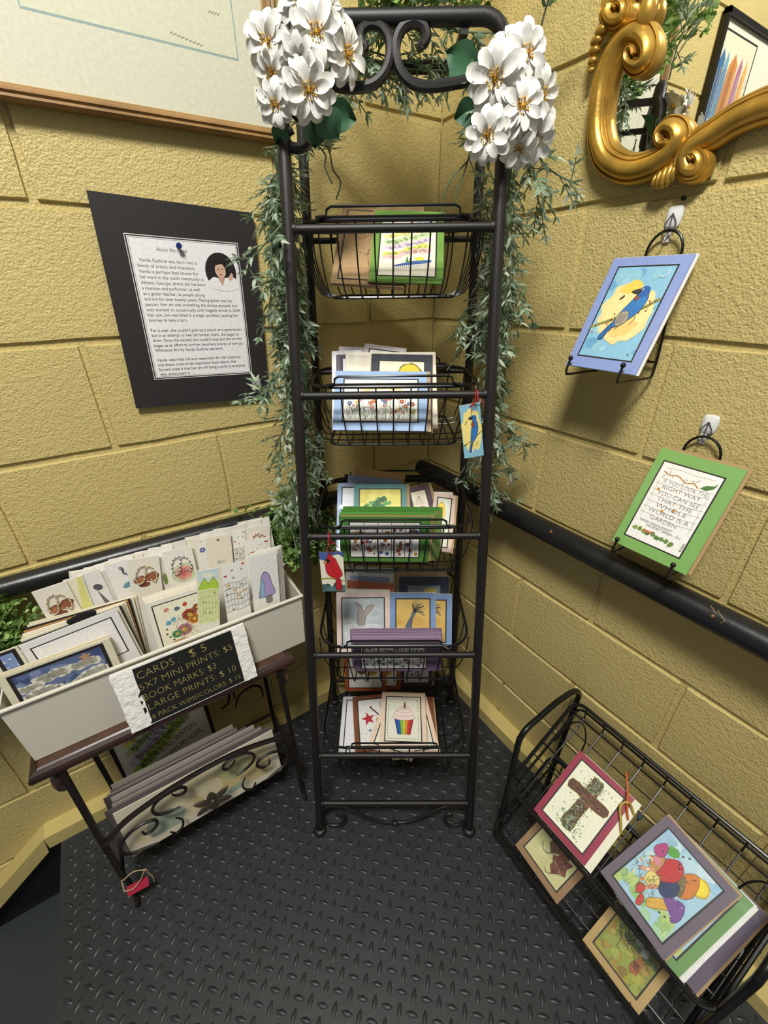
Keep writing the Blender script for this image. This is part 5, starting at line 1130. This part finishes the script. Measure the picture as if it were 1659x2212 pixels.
# cards and bookmarks filed in the bin
c5 = lambda x, y: (x * .40988, 1080 + y * .40988)
def twine(o, pts, col1, col2, w_, h_):
    """A loop of two-colour bakers twine tied to a bookmark: one tube, colours alternating along it."""
    sp = spline([((u - .5) * w_, h_ / 2 - v, .0035) for u, v in pts], 8); mb = MB()
    for i in range(0, len(sp) - 1, 2): mb.tube(sp[i:i + 3], .0011, 5, col=hx(col1 if (i // 2) % 2 else col2))
    mb.obj('twine', attr_mat('bakers_twine', .8), o)
def cloudcard():
    bincard('greeting_card', 'dark blue card with clouds and a star at the front left of the white bin', 'card', (-25, 1472), c5(575, 727), -.214, '#d9d3ba', a_clouds, ms=(.017, .0, .018, .011), bw=.006, arth=.075, artseed=61)
cloudcard()
for i in range(3): bincard('greeting_card', 'cream card pressed behind the cloud card in the white bin', 'card', (-25 + 2 * i, 1468 - 2.4 * i), (236 - i, 1376 - 2.4 * i), -.2105 + .0035 * i, ['#d9d0b4', '#cdbf98', '#e2dcc6'][i], group='cream cards behind the cloud card')
bincard('greeting_card', 'white card with a thin black border standing in the left half of the bin', 'card', c5(95, 770), c5(610, 570), -.192, '#e6e3e2', lambda A: A.rect(0, 0, 1, 1, '#efecea'), ms=(.013, 0, .015, .016), bw=.0022, arth=.10)
bincard('greeting_card', 'blue sky card with a black border at the far left of the bin', 'card', (-52, 1428), (37, 1396), -.197, '#e0dbc8', lambda A: (A.rect(0, 0, 1, 1, '#7f93bf'), A.wash(20, 0, 0, 1, 1, ['#93a5cc', '#c2cbdc', '#6f84b4'], .08, .16)), ms=(.012, 0, .010, .008), bw=.006, arth=.09, artseed=63)
sc = bincard('greeting_card', 'black card with a scalloped top peeping over the white card', 'card', (146, 1345), (206, 1322), -.186, '#20211f')
wsc = (sc.dimensions.x); mb = MB(); hh = sc.dimensions.y / 2 if sc.dimensions.y > 0 else .06
bb_ = sc.data; ys = max(v.co.y for v in bb_.vertices); xs = max(v.co.x for v in bb_.vertices)
for k in range(6): mb.lathe([(.0005, -.0016), (xs * .24, -.0016), (xs * .24, 0), (.0005, 0)], (-xs + xs * 2 * (k + .5) / 6, ys - .001 + .004 * math.sin(math.pi * (k + .5) / 6), 0), 14)
mb.obj('scallop', paper('#20211f'), sc, False)
for i in range(9):
    k = i / 8; a = V((39, 1396, 0)).lerp(V((60, 1346, 0)), k); b_ = V((254, 1312, 0)).lerp(V((292, 1287, 0)), k); j = random.uniform(-3, 3)
    lab = {1: 'black edged card right behind the white bordered card in the bin', 5: 'kraft brown card in the dense file at the left of the bin', 6: 'black edged card just behind the kraft brown card in the bin'}.get(i, 'cream matted card in the dense file at the left of the bin')
    bincard('greeting_card', lab, 'card', (a.x + j, a.y), (b_.x + j, b_.y), -.1835 + .0048 * i, ['#e2dcc8', '#2e2b29', '#e6e0cc', '#ddd5ba', '#e9e5d8', '#b3854f', '#26231f', '#e3dcc4', '#ded6be'][i], group='cards filed in the left half of the bin', t=.0022)
fc = bincard('greeting_card', 'cream card with a bright flower bouquet drawing in the middle of the bin', 'card', c5(765, 548), c5(1095, 446), -.203, '#ebe6d8', a_floral_color, ms=(.010, 0, .010, .012), bw=.0022, arth=.125, artseed=64)
for i in range(6): bincard('greeting_card', 'cream matted card behind the flower bouquet card', 'card', c5(760 - 3 * i, 540 - 5 * i), c5(1085 - 4 * i, 440 - 5 * i), -.1985 + .0045 * i, ['#e9e3d0', '#ded6c0', '#efebe0', '#e2dbc6', '#e9e5da', '#ddd5bf'][i], group='cream cards behind the bouquet card', t=.002)
def bmk(label, TL, TR, yt, art, seed, colr='#f0ece2', sleeve=True, arth=.15, **kw):
    return bincard('bookmark', label, 'bookmark', TL, TR, yt, colr, art, t=.0012, arth=arth, ms=(.0015, 0, .0015, .0015), border=None, sleeve=sleeve, artseed=seed, **kw)
bmk('bookmark with green mountains at the front of the bin', c5(1036, 374), c5(1155, 355), -.217, b_mount, 71, arth=.125)
bmk('bookmark with bees and red hearts at the front of the bin', c5(1160, 350), c5(1293, 317), -.218, b_bees, 72, arth=.125)
bmk('bookmark with a lilac mushroom at the front of the bin', c5(1312, 302), c5(1458, 267), -.219, b_mush, 73, arth=.125)
for i in range(4): bmk('white bookmark edge behind the lilac mushroom bookmark', c5(1320 + 8 * i, 290 - 6 * i), c5(1466 + 6 * i, 256 - 6 * i), -.211 + .004 * i, None, 73, group='bookmarks behind the mushroom bookmark')
o = bmk('small white bookmark tilted at the right end of the bin', c5(1476, 320), c5(1556, 362), -.196, lambda A: (A.rect(0, 0, 1, 1, '#f3f0ea'), [A.ell(.6 + .06 * i, .9, .02, None, '#55505a', 6) for i in range(3)]), 74, arth=.10)
bmk('second tilted bookmark at the right end of the bin', c5(1470, 300), c5(1545, 325), -.180, b_dots, 75, arth=.10)
bk = [
 ('bookmark with tan twine and a brown shape at the left rear of the bin', (165, 487), (348, 427), -.138, b_glove, 'tan'),
 ('bookmark with a yellow edge at the left rear of the bin', (330, 425), (432, 398), -.134, lambda A: (A.rect(0, 0, 1, 1, '#efe9cf'), A.poly([(.2, 0), (.7, 1), (1, 1), (1, 0)], '#e3dd8c')), None),
 ('bookmark with a dark grey bird figure at the rear of the bin', (405, 400), (520, 362), -.131, lambda A: (A.rect(0, 0, 1, 1, '#ebe8e4'), A.ell(.62, .70, .2, .07, '#55525c', 12, .8), A.poly([(.5, .68), (.9, .3), (.6, .3)], '#6f6b74')), None),
 ('pale bookmark tilted at the rear of the bin', (500, 388), (592, 352), -.129, lambda A: A.rect(0, 0, 1, 1, '#e4e0da'), None),
 ('white bookmark with a dark blue knot at the rear of the bin', (546, 348), (664, 312), -.134, b_dots, 'knot'),
 ('bookmark with tan twine and a brown boxing glove at the rear of the bin', (666, 318), (836, 290), -.137, b_glove, 'tan'),
 ('bookmark with a green leaf edge beside the glove bookmark', (828, 300), (862, 292), -.130, lambda A: (A.rect(0, 0, 1, 1, '#eeeadf'), A.ell(.5, .55, .45, .12, '#7d8f4a', 12)), None),
 ('bookmark with navy twine and a pink rose at the rear of the bin', (850, 278), (1008, 238), -.136, b_rose, 'navy'),
 ('bookmark with a violet flower at the rear of the bin', (1030, 208), (1096, 196), -.130, b_violet, None),
 ('plain cream bookmark with a green tip at the rear of the bin', (1082, 202), (1214, 176), -.135, b_plain, None),
 ('bookmark with bees half hidden at the right rear of the bin', (1222, 168), (1290, 155), -.131, b_bees, None),
 ('bookmark with red twine at the right rear of the bin', (1292, 148), (1424, 131), -.128, lambda A: A.rect(0, 0, 1, 1, '#f0ebde'), 'red'),
 ('bookmark with red hearts in front of the red twine bookmark', (1286, 218), (1424, 192), -.150, b_hearts, None)]
for i, (lab, a, b_, yt, art, tw) in enumerate(bk):
    o = bmk(lab, c5(*a), c5(*b_), yt, art, 80 + i, arth=.12); w_, h_ = max(v.co.x for v in o.data.vertices) * 2, max(v.co.y for v in o.data.vertices) * 2
    if tw in ('tan', 'navy', 'red'):
        c1_, c2_ = {'tan': ('#d9ccb0', '#a58f6a'), 'navy': ('#e6e4e0', '#2b3560'), 'red': ('#eee4de', '#b5323c')}[tw]
        twine(o, [(.52, .016), (.32, .020), (.2, .038), (.26, .055), (.42, .052), (.5, .036), (.56, .02), (.74, .024), (.86, .042), (.78, .056), (.66, .05)], c1_, c2_, w_, h_)
    elif tw == 'knot': twine(o, [(.55, .012), (.70, .014), (.66, .024), (.8, .028)], '#3a4468', '#2b3560', w_, h_)
for i in range(44):                                # the row of bookmark edges filed behind them
    k = i / 43; base = V((150, 1240, 0)).lerp(V((540, 1128, 0)), (i % 15) / 14 + random.uniform(-.012, .012)); r_ = i // 15
    yt = -.1255 + .0024 * (r_ * 3 + i % 3); wpx = random.uniform(44, 56)
    bmk('white bookmark filed in the row along the back of the bin', (base.x, base.y - 2 + random.uniform(-5, 3)), (base.x + wpx, base.y - 2 - wpx * .245 + random.uniform(-5, 3)), yt, None, 90, colr=random.choice(['#e9e5dc', '#efece6', '#dedad2', '#e6dfd0']), sleeve=False, group='bookmarks filed along the back of the bin')
# ================================================================ two-tier wire stand by the right wall
st = thing('wire_stand', 'black two tier wire basket stand on the floor against the right wall', 'stand', (-.15, -.87, 0))
YA, YB = -.655, -1.088
for y in (YA, YB):
    mb = LMB(st); prof = [(-.251, .0098), (-.2435, .20), (-.243, .375), (-.238, .402), (-.222, .418), (-.186, .425), (-.131, .434), (-.075, .430), (-.045, .415), (-.031, .39), (-.034, .34), (-.046, .20), (-.056, .0098)]
    mb.tube(spline([(x, y, z) for x, z in prof], 5), .0066, 10)
    mb.obj('end_frame', WIRE)
    for x in (-.251, -.056):
        mb = LMB(st); mb.ball((x, y, .0097), .0085, 10, sq=(1, 1, .8)); mb.obj('rubber_foot', mat('rubber_cap', '#101010', .6))
def tier(F, Bk, y0, y1, dep, name):
    F = V((F[0], 0, F[1])); Bk = V((Bk[0], 0, Bk[1])); e2 = (Bk - F).normalized(); Ln = (Bk - F).length; nn = V((-e2.z, 0, e2.x))
    def P(s_, y, d): return F + e2 * s_ + V((0, y, 0)) - nn * d
    def ring(ins, d, rc):
        out = []; a0, a1, b0, b1 = ins, Ln - ins, y1 + ins, y0 - ins
        for cs, cy, t0 in ((a1 - rc, b1 - rc, 0), (a0 + rc, b1 - rc, 90), (a0 + rc, b0 + rc, 180), (a1 - rc, b0 + rc, 270)):
            for i in range(7):
                t = math.radians(t0 + 15 * i); out.append(P(cs + rc * math.cos(t), cy + rc * math.sin(t), d))
        return out
    mb = LMB(st); mb.tube(ring(0, 0, .026), .0042, 8, True); rim = mb.obj(name + '_rim', WIRE)
    mb = LMB(st); mb.tube(ring(.004, dep + .004, .016), .0030, 8, True)
    n = 9
    for i in range(n):
        y = y0 - .028 + (y1 - y0 + .056) * i / (n - 1)
        mb.tube([P(-.003, y, -.003), P(.001, y, .003), P(.002, y, dep * .62), P(.004, y, dep), P(Ln - .020, y, dep), P(Ln - .010, y, dep * .62), P(Ln - .001, y, .003), P(Ln + .003, y, -.003)], .0017, 6)
    for i in range(7):
        s_ = .024 + (Ln - .048) * i / 6
        mb.tube([P(s_, y0 + .003, -.003), P(s_, y0 - .001, .003), P(s_, y0 - .003, dep * .62), P(s_, y0 - .006, dep), P(s_, y1 + .006, dep), P(s_, y1 + .003, dep * .62), P(s_, y1 + .001, .003), P(s_, y1 - .003, -.003)], .0014 if i % 3 else .0022, 6)
    mb.obj(name + '_mesh', WIRE); return P, nn
PU, NU = tier((-.2575, .2449), (-.045, .388), YA - .004, YB + .004, .036, 'upper_tier')
PL, NL = tier((-.2795, .0730), (-.080, .205), YA - .004, YB + .004, .036, 'lower_tier')
for y in (-.700, -1.058):                           # folding card supports inside the upper tier
    mb = LMB(st); mb.tube(spline([PU(.15, y + .03, .034), PU(.20, y + .022, .006), PU(.222, y, -.006), PU(.20, y - .022, .006), PU(.15, y - .03, .034)], 5), .0019, 6); mb.obj('card_support', WIRE)
def sc_(label, quad, tierP, off, colr, art=None, **kw):
    P0 = tierP(0, 0, off); N = NU if tierP is PU else NL
    M, w_, h_ = pose(quad, P0, N); return matboard('matted_card', label, 'card', M, w_, h_, colr, art, **kw)
sc_('cranberry matted card with a mossy wooden cross in the upper tier of the stand', [(1258, 1624), (1371, 1728), (1262, 1870), (1148, 1744)], PU, .014, '#9a3a4e', a_cross, mat_sides=(.0145, .0145, .0145, .0145), back='#ece9d4', backoff=(.013, 0), artseed=91, gloss=True)
sc_('grey violet matted card with bright mushrooms lying on the pile in the upper tier', [(1445, 1762), (1600, 1940), (1432, 2070), (1293, 1880)], PU, .006, '#6d6270', a_mush, inset=.0165, back='#b39468', backoff=(.0015, .003), sleeve=True, artseed=92)
sc_('green matted card under the mushroom card in the upper tier', [(1462, 1772), (1612, 1946), (1481, 2124), (1335, 1948)], PU, .013, '#6f9a5a', a_mush, inset=.017, back='#e6e6e2', backoff=(.006, 0), sleeve=True, artseed=93)
sc_('white matted card showing a thin edge in the pile of the upper tier', [(1470, 1782), (1622, 1952), (1492, 2132), (1345, 1960)], PU, .0195, '#e9e9ea', lambda A: A.rect(0, 0, 1, 1, '#f0efe9'), inset=.02, sleeve=True, artseed=94)
sc_('violet matted card at the bottom of the pile in the upper tier', [(1488, 1800), (1642, 1968), (1520, 2162), (1370, 1985)], PU, .025, '#5f5266', lambda A: A.rect(0, 0, 1, 1, '#e9e2c9'), inset=.024, back='#a98a5e', backoff=(.003, 0), sleeve=True, artseed=95)
sc_('kraft matted card with brown autumn leaves in the lower tier of the stand', [(1217, 1712), (1313, 1829), (1207, 1956), (1113, 1828)], PL, .018, '#9a7a55', a_leaf, inset=.016, sleeve=True, artseed=96)
sc_('tan matted card with a dark mossy landscape in the lower tier of the stand', [(1376, 1903), (1497, 2034), (1383, 2201), (1252, 2020)], PL, .018, '#c0a26a', a_moss, inset=.016, sleeve=True, artseed=97)
rb = thing('ribbon', 'yellow and orange ribbon curled between the cards of the wire stand', 'ribbon', PU(.12, -.86, 0))
mb = LMB(rb); pr = spline([PU(.205, -.815, .004), PU(.18, -.835, -.004), PU(.15, -.852, .004), PU(.135, -.862, .014)], 6); mb.tube(pr, .0022, 6); mb.obj('orange_strand', mat('orange_ribbon', '#c8662a', .5))
mb = LMB(rb); pr = spline([PU(.150, -.866, .014), PU(.162, -.850, -.003), PU(.145, -.842, -.005), PU(.12, -.858, .004), PU(.105, -.866, .016)], 6); mb.tube(pr, .0022, 6); mb.obj('yellow_strand', mat('yellow_ribbon', '#b9a23c', .5))
mb = LMB(rb); mb.ball(PU(.155, -.874, .008), .0055, 8); mb.obj('knot', mat('dark_knot', '#27424a', .6))
for px, s_ in (((1071, 1604), .005), ((1050, 1546), .003), ((1147, 1985), .003)):
    P = onZ(px); mb = MB(); mb.add([(0, 0, .0003), (s_, .001, .0012), (s_ * .8, s_ * .7, .0006), (.0, s_ * .6, .0015), (s_ * .4, s_ * .3, -.0004)], [(0, 1, 2, 3), (0, 1, 4), (1, 2, 4), (2, 3, 4), (3, 0, 4)])
    tag(mb.obj('paper_scrap', paper('#d6d2c4'), None, False, Matrix.Translation(P + V((0, 0, .0006)))), 'tiny white scrap lying on the black rubber floor', 'scrap', 'white scraps on the floor')
# ================================================================ silk plants
def leaf(mb, base, d, nrm, L, W, col, bend=.12, tip=1.0):
    d = d.normalized(); s_ = d.cross(nrm)
    if s_.length < 1e-4: s_ = d.orthogonal()
    s_.normalize(); n = s_.cross(d)
    def P(t, e): return base + d * (L * t) + s_ * (W / 2 * e) + n * (-bend * L * t * t + abs(e) * W * .16)
    ts = ((.30, .82), (.60, 1.0), (.84, .60)) if tip < 1 else ((.28, .9), (.58, .78))
    vs_ = [P(0, 0)]
    for t, e in ts: vs_ += [P(t, -e), P(t, 0), P(t, e)]
    vs_.append(P(1, 0)); k = len(ts); fs = [(0, 2, 1), (0, 3, 2)]
    for i in range(k - 1):
        a = 1 + 3 * i; fs += [(a, a + 1, a + 4, a + 3), (a + 1, a + 2, a + 5, a + 4)]
    a = 1 + 3 * (k - 1); e_ = len(vs_) - 1; fs += [(a, a + 1, e_), (a + 1, a + 2, e_)]
    mb.add(vs_, fs, col)
rg = random.Random(11)
def rv(s=1.0): return V((rg.uniform(-1, 1), rg.uniform(-1, 1), rg.uniform(-1, 1))) * s
SAGE = [hx(c) for c in ('#8fa288', '#9fb097', '#7f9478', '#b3c0aa', '#748a70', '#97aa90', '#c2ccb8', '#698064')]
BOX = [hx(c) for c in ('#7f9f55', '#9abb6a', '#658a48', '#b3cf86', '#577a3c', '#8fb062')]
def seg_d(p, a, b_):
    t = max(0, min(1, (p - a).dot(b_ - a) / (b_ - a).length_squared)); return (p - a - (b_ - a) * t).length
POSTS = [(rk(s * fw(0), 0, 0), rk(s * fw(1.59), fb(1.59), 1.59)) for s in (-1, 1)] + [(rk(s * bw(0), BB, 0), rk(s * bw(1.59), BB, 1.59)) for s in (-1, 1)]
def free(p, mg=.004):                            # is this point clear of walls, rails, rack, bin and its cards
    if p.y > -.004 - mg or p.x > -.004 - mg: return False
    if p.x < -.33 and math.hypot(p.y + .041, p.z - .768) < .022 + mg: return False
    if math.hypot(p.x + .055, p.z - .786) < .0255 + mg: return False
    if BX0 - mg - .004 < p.x < BX1 + mg + .004 and BYF - .005 < p.y < BYB + mg + .004 and .48 < p.z < .815: return False
    if p.z < 1.7 and any(seg_d(p, a, b_) < .0105 + mg for a, b_ in POSTS): return False
    d = p - RM; a, b_ = d.dot(RA), d.dot(RB)
    for z in RAILS[:5]:
        if z - .10 < p.z < z + .035 and abs(a) < min(fw(z), bw(z)) - .014 + mg and fb(z) - .01 < b_ < BB + .01: return False
        if z - .10 < p.z < z + .11 and abs(a) < .118 and fb(z) < b_ < BB + .01: return False
        if abs(p.z - z) < .010 and abs(a) < fw(z) and (abs(b_ - fb(z)) < .012 or abs(b_ - BB) < .012): return False
    return True
def sprig(sm_, lm, o, d, L, n, ll, lw, pal, droop=.35, round_=False):
    pts = [o]; p = o.copy(); d = d.normalized()
    for i in range(n):
        d = (d + V((0, 0, -droop / n)) + rv(.10)).normalized(); p = p + d * (L / n)
        if not free(p): p = pts[-1].copy(); break
        pts.append(p.copy())
        side = d.cross(V((0, 0, 1)) + rv(.5)); 
        if side.length < 1e-3: continue
        side.normalize(); up = side.cross(d)
        for s_ in (-1, 1):
            dd = d * .75 + side * s_ * rg.uniform(.6, 1.0) + rv(.15); k = rg.uniform(.75, 1.15) * (1 - .25 * i / n)
            if free(p + dd.normalized() * ll * k) and free(p + dd.normalized() * ll * k * .5): leaf(lm, p, dd, up + rv(.5), ll * k, lw * k, rg.choice(pal), rg.uniform(-.1, .3), .9 if round_ else 1.0)
    if len(pts) < 2: return
    if free(p + d * ll) and free(p + d * ll * .5): leaf(lm, p, d, V((0, 0, 1)) + rv(.5), ll, lw, rg.choice(pal), .1, .9 if round_ else 1.0)
    sm_.tube(pts, .0008, 4, caps=False)
STEMM = mat('plant_stem', '#5a6b52', .6); STEMB = mat('plant_stem_green', '#6d8a45', .6)
def garland(label, strands, dens, root):
    t = thing('leafy_garland', label, 'garland', root); sm_, lm = LMB(t), LMB(t)
    for path in strands:
        sp = spline(path, 8); sm_.tube(sp, .0013, 5)
        acc = 0
        for a, b_ in zip(sp, sp[1:]):
            acc += (b_ - a).length
            while acc > dens:
                acc -= dens; p = a.lerp(b_, rg.random()); d = (b_ - a).normalized() * .5 + rv(.9); d.z -= .15
                sprig(sm_, lm, p, d, rg.uniform(.022, .05), rg.randint(2, 4), rg.uniform(.016, .023), rg.uniform(.0052, .0072), SAGE)
    sm_.obj('stems', STEMM); o = lm.obj('leaves', LEAF); tag(o, kind='stuff')
def strand(p0, p1, wob, n=6):
    out = []
    for i in range(n + 1): out.append(rk(*(p0[k] + (p1[k] - p0[k]) * i / n + (rg.uniform(-wob, wob) * (.35 if k == 2 else 1) if 0 < i else 0) for k in range(3))))
    return out
S = []
for i in range(12):
    a0 = rg.gauss(-.179, .009); S.append(strand((a0, rg.uniform(.17, .34), rg.uniform(1.40, 1.50)), (a0 - rg.uniform(-.005, .032), rg.uniform(.16, .34), rg.uniform(.74, 1.25)), .016, 9))
S += [strand((-.17, .2, 1.36), (-.235, .17, 1.30), .01, 3), strand((-.19, .2, 1.14), (-.255, .16, 1.10), .01, 3), strand((-.12, .3, 1.49), (-.085, .29, 1.40), .012, 4), strand((-.13, .26, 1.5), (-.10, .26, 1.42), .01, 4), strand((-.15, .32, 1.0), (-.20, .27, .80), .02, 5), strand((-.18, .22, .98), (-.24, .2, .80), .015, 5)]
garland('sage green leafy garland hanging down the left side of the basket rack', S, .0086, rk(-.16, .25, 1.5))
S = []
for i in range(8):
    a0 = rg.gauss(.181, .010); S.append(strand((a0, rg.uniform(.20, .34), rg.uniform(1.38, 1.48)), (a0 + rg.uniform(-.01, .035), rg.uniform(.2, .34), rg.uniform(.82, 1.22)), .016, 9))
S += [strand((.14, .25, 1.50), (.075, .27, 1.37), .010, 5), strand((.13, .26, 1.52), (.10, .27, 1.38), .008, 5), strand((.18, .22, 1.46), (.265, .20, 1.40), .010, 5), strand((.20, .2, 1.43), (.235, .2, 1.36), .01, 4),
      strand((.15, .30, 1.24), (.105, .31, 1.17), .01, 4), strand((.16, .3, 1.2), (.12, .32, 1.12), .012, 4), strand((.18, .26, 1.05), (.285, .24, .98), .012, 5), strand((.19, .26, 1.03), (.26, .25, .92), .012, 5), strand((.18, .28, 1.0), (.225, .26, .84), .012, 6), strand((.17, .28, .95), (.15, .3, .85), .01, 4), strand((.18, .24, 1.30), (.235, .23, 1.24), .01, 4), strand((.2, .23, 1.58), (.2, .22, 1.68), .01, 3)]
garland('sage green leafy garland hanging down the right side of the basket rack', S, .0108, rk(.165, .25, 1.48))
S = [strand((-.15 + .02 * i, .36 - .02 * (i % 3), 1.600), (-.04 + .05 * i, .34, 1.555 + .012 * (i % 2)), .014, 6) for i in range(5)] + [strand((-.12, .30, 1.62), (.14, .30, 1.60), .012, 7)]
garland('sage green leaves draped along the top bars of the basket rack', S, .0105, rk(0, .32, 1.6))

def bunch(label, base, dirs, L, root=None):
    t = thing('greenery_bunch', label, 'greenery', base); sm_, lm = LMB(t), LMB(t)
    for d, l in dirs:
        p = V(base) + rv(.012); d = V(d).normalized(); pts = [p.copy()]; n = 9
        for i in range(n):
            if not free(p, .002): break
            d = (d + rv(.13) + V((0, 0, -.02))).normalized(); p = p + d * (l / n)
            if not free(p, .002): break
            pts.append(p.copy())
            if i >= 1:
                for k in range(2): sprig(sm_, lm, p, d * .6 + rv(.9), rg.uniform(.018, .034), rg.randint(2, 3), rg.uniform(.0115, .0165), rg.uniform(.0085, .012), BOX, .1, True)
        sm_.tube(pts, .0012, 5)
    sm_.obj('stems', STEMB); o = lm.obj('leaves', LEAF); tag(o, kind='stuff')
bp_ = onL((10, 1400), .10)
bunch('boxwood greenery spilling past the left end of the white bin', (-1.122, -.078, .610), [((rg.uniform(-.75, .55), rg.uniform(-.5, .12), rg.uniform(.15, 1.2)), rg.uniform(.09, .185)) for i in range(120)], .2)
bunch('boxwood greenery between the white bin and the basket rack', (-.515, -.105, .665), [((rg.uniform(-.6, .8), rg.uniform(-.5, .3), rg.uniform(.25, 1.2)), rg.uniform(.09, .185)) for i in range(110)], .2)
bunch('boxwood sprays standing on top of the basket rack', rk(-.02, .33, 1.600), [(RA * rg.uniform(-.45, 1.15) + RB * rg.uniform(-.45, .15) + V((0, 0, rg.uniform(.35, 1.1))), rg.uniform(.16, .30)) for i in range(22)], .3)

# silk daisies
PETM = mat('white_silk', '#f8f7f1', .7, bump=[(220, .0003)]); PETM.node_tree.nodes['Principled BSDF'].inputs['Subsurface Weight'].default_value = .0
def petal_mesh(seed, L=1.0):
    r_ = random.Random(seed); mb = MB(); n = 6; vs_ = []
    wd = [.10, .24, .33, .385, .38, .31, .17]
    for i in range(n + 1):
        t = i / n; z = .10 * math.sin(t * 2.6) - .18 * t * t * r_.uniform(.6, 1.6)
        for j, e in enumerate((-1, -.5, 0, .5, 1)):
            x = .12 + .88 * t * (1 - (.05 * abs(e) if i == n else 0)) - (.035 if (i == n and e == 0) else 0)
            vs_.append((x, e * wd[i] * .62, z - .05 * (1 - abs(e)) * math.sin(math.pi * t) + (.045 if e in (-1, 1) else 0) * math.sin(math.pi * t)))
    mb.add(vs_, [(i * 5 + j, i * 5 + j + 1, (i + 1) * 5 + j + 1, (i + 1) * 5 + j) for i in range(n) for j in range(4)])
    me = mb.mesh('petal'); me.materials.append(PETM); return me
PETALS = [petal_mesh(i) for i in range(4)]
YEL = attr_mat('stamen_yellow', .7, 0, .15)
def centre_mesh():
    mb = MB(); r_ = random.Random(5); mb.lathe([(.02, -.10), (.10, -.06), (.17, .0), (.15, .05), (.02, .07)], (0, 0, 0), 12, col=hx('#c9a53a'))
    for k in range(34):
        a = r_.uniform(0, 6.28); q = math.sqrt(r_.random()) * .18; b_ = V((q * math.cos(a), q * math.sin(a), .03)); e = b_ * 1.35 + V((0, 0, r_.uniform(.09, .17)))
        mb.tube([b_, e], [.014, .02], 4, col=hx(r_.choice(['#d9a92f', '#c98f22', '#e3c04a', '#a8741f'])))
    me = mb.mesh('flower_centre'); me.materials.append(YEL); return me
CENT = centre_mesh(); STEMG = mat('flower_stem', '#4a6b3a', .6); DLEAF = mat('dark_silk_leaf', '#2f5a3c', .55, bump=[(90, .0006)], var=(40, .15))
def bouquet(label, base, fl_, leaves):
    t = thing('daisy_bouquet', label, 'flowers', base); inv = t.matrix_world.inverted()
    for k, (px, off, rpx, tilt) in enumerate(fl_):
        P = onF(px, off); dep = (P - CAM).dot(CF); R_ = rpx * dep / FPX
        N = ((CAM - P).normalized() + CR * tilt[0] + CU * tilt[1]).normalized(); X = N.orthogonal().normalized(); M = inv @ frame(P, X, N.cross(X), N)
        f = link('flower', CENT, None, t, M @ Matrix.Scale(R_ * 1.15, 4))
        for ring_, (cnt, sc, el, z) in enumerate(((11, 1.0, -.02, 0), (8, .84, .26, .03))):
            for i in range(cnt):
                a = 2 * math.pi * (i + .5 * ring_ + rg.uniform(-.12, .12)) / cnt
                Mp = Matrix.Rotation(a, 4, 'Z') @ Matrix.Rotation(-(el + rg.uniform(-.14, .16)), 4, 'Y') @ Matrix.Rotation(rg.uniform(-.25, .25), 4, 'X') @ Matrix.Translation((0, 0, z)) @ Matrix.Scale(sc * rg.uniform(.9, 1.06) / 1.15, 4)
                link('petal', PETALS[rg.randrange(4)], None, f, Mp)
        mb = LMB(t); mb.tube(spline([P - N * .006, P - N * .03 + V((0, 0, -.008)), V(base)], 5), .0014, 5); mb.obj('flower_stem', STEMG)
    for px, off, L, ang in leaves:
        P = onF(px, off); N = (CAM - P).normalized(); d = CR * math.cos(ang) + CU * math.sin(ang); mb = LMB(t); s_ = d.cross(N).normalized(); n = 7; vs_ = []
        for i in range(n + 1):
            u = i / n; w_ = L * .42 * math.sin(math.pi * min(1, u * .9 + .08)) 
            for e in (-1, -.5, 0, .5, 1): vs_.append(P + d * (L * u) + s_ * (w_ * e) + N * (abs(e) * .006 - .02 * u * u) )
        mb.add(vs_, [(i * 5 + j, i * 5 + j + 1, (i + 1) * 5 + j + 1, (i + 1) * 5 + j) for i in range(n) for j in range(4)]); mb.obj('leaf', DLEAF)
bouquet('bunch of white silk daisies on the left top corner of the basket rack', onF((655, 215), .012), [
    ((578, 92), .035, 58, (-.35, .15)), ((684, 70), .055, 62, (0, .15)), ((648, 0), .050, 56, (-.1, .45)), ((748, 118), .030, 60, (.9, .1)), ((646, 132), .065, 46, (-.1, -.7)), ((590, 158), .030, 50, (-.7, -.3)), ((668, 195), .058, 62, (.1, -.05)), ((596, 226), .040, 44, (-.2, -.15)), ((705, 20), .030, 52, (.5, .5))],
    [((690, 235), .015, .05, -1.0), ((705, 240), .010, .045, -.3), ((680, 260), .012, .04, -1.6), ((612, 270), .010, .03, -1.9)])
bouquet('bunch of white silk daisies on the right top corner of the basket rack', onF((1085, 225), .012), [
    ((1070, 170), .060, 68, (-.15, 0)), ((1136, 116), .035, 56, (.35, .3)), ((1128, 230), .060, 56, (.25, .25)), ((1054, 294), .055, 54, (-.1, -.1)), ((1168, 205), .025, 52, (.9, 0)), ((1152, 300), .030, 56, (.5, -.5)), ((1100, 96), .020, 48, (-.1, .8)), ((1120, 320), .035, 46, (.1, -.9))],
    [((1030, 150), .005, .05, 2.6), ((1010, 175), .005, .045, 2.0), ((1035, 230), .005, .04, 3.6)])
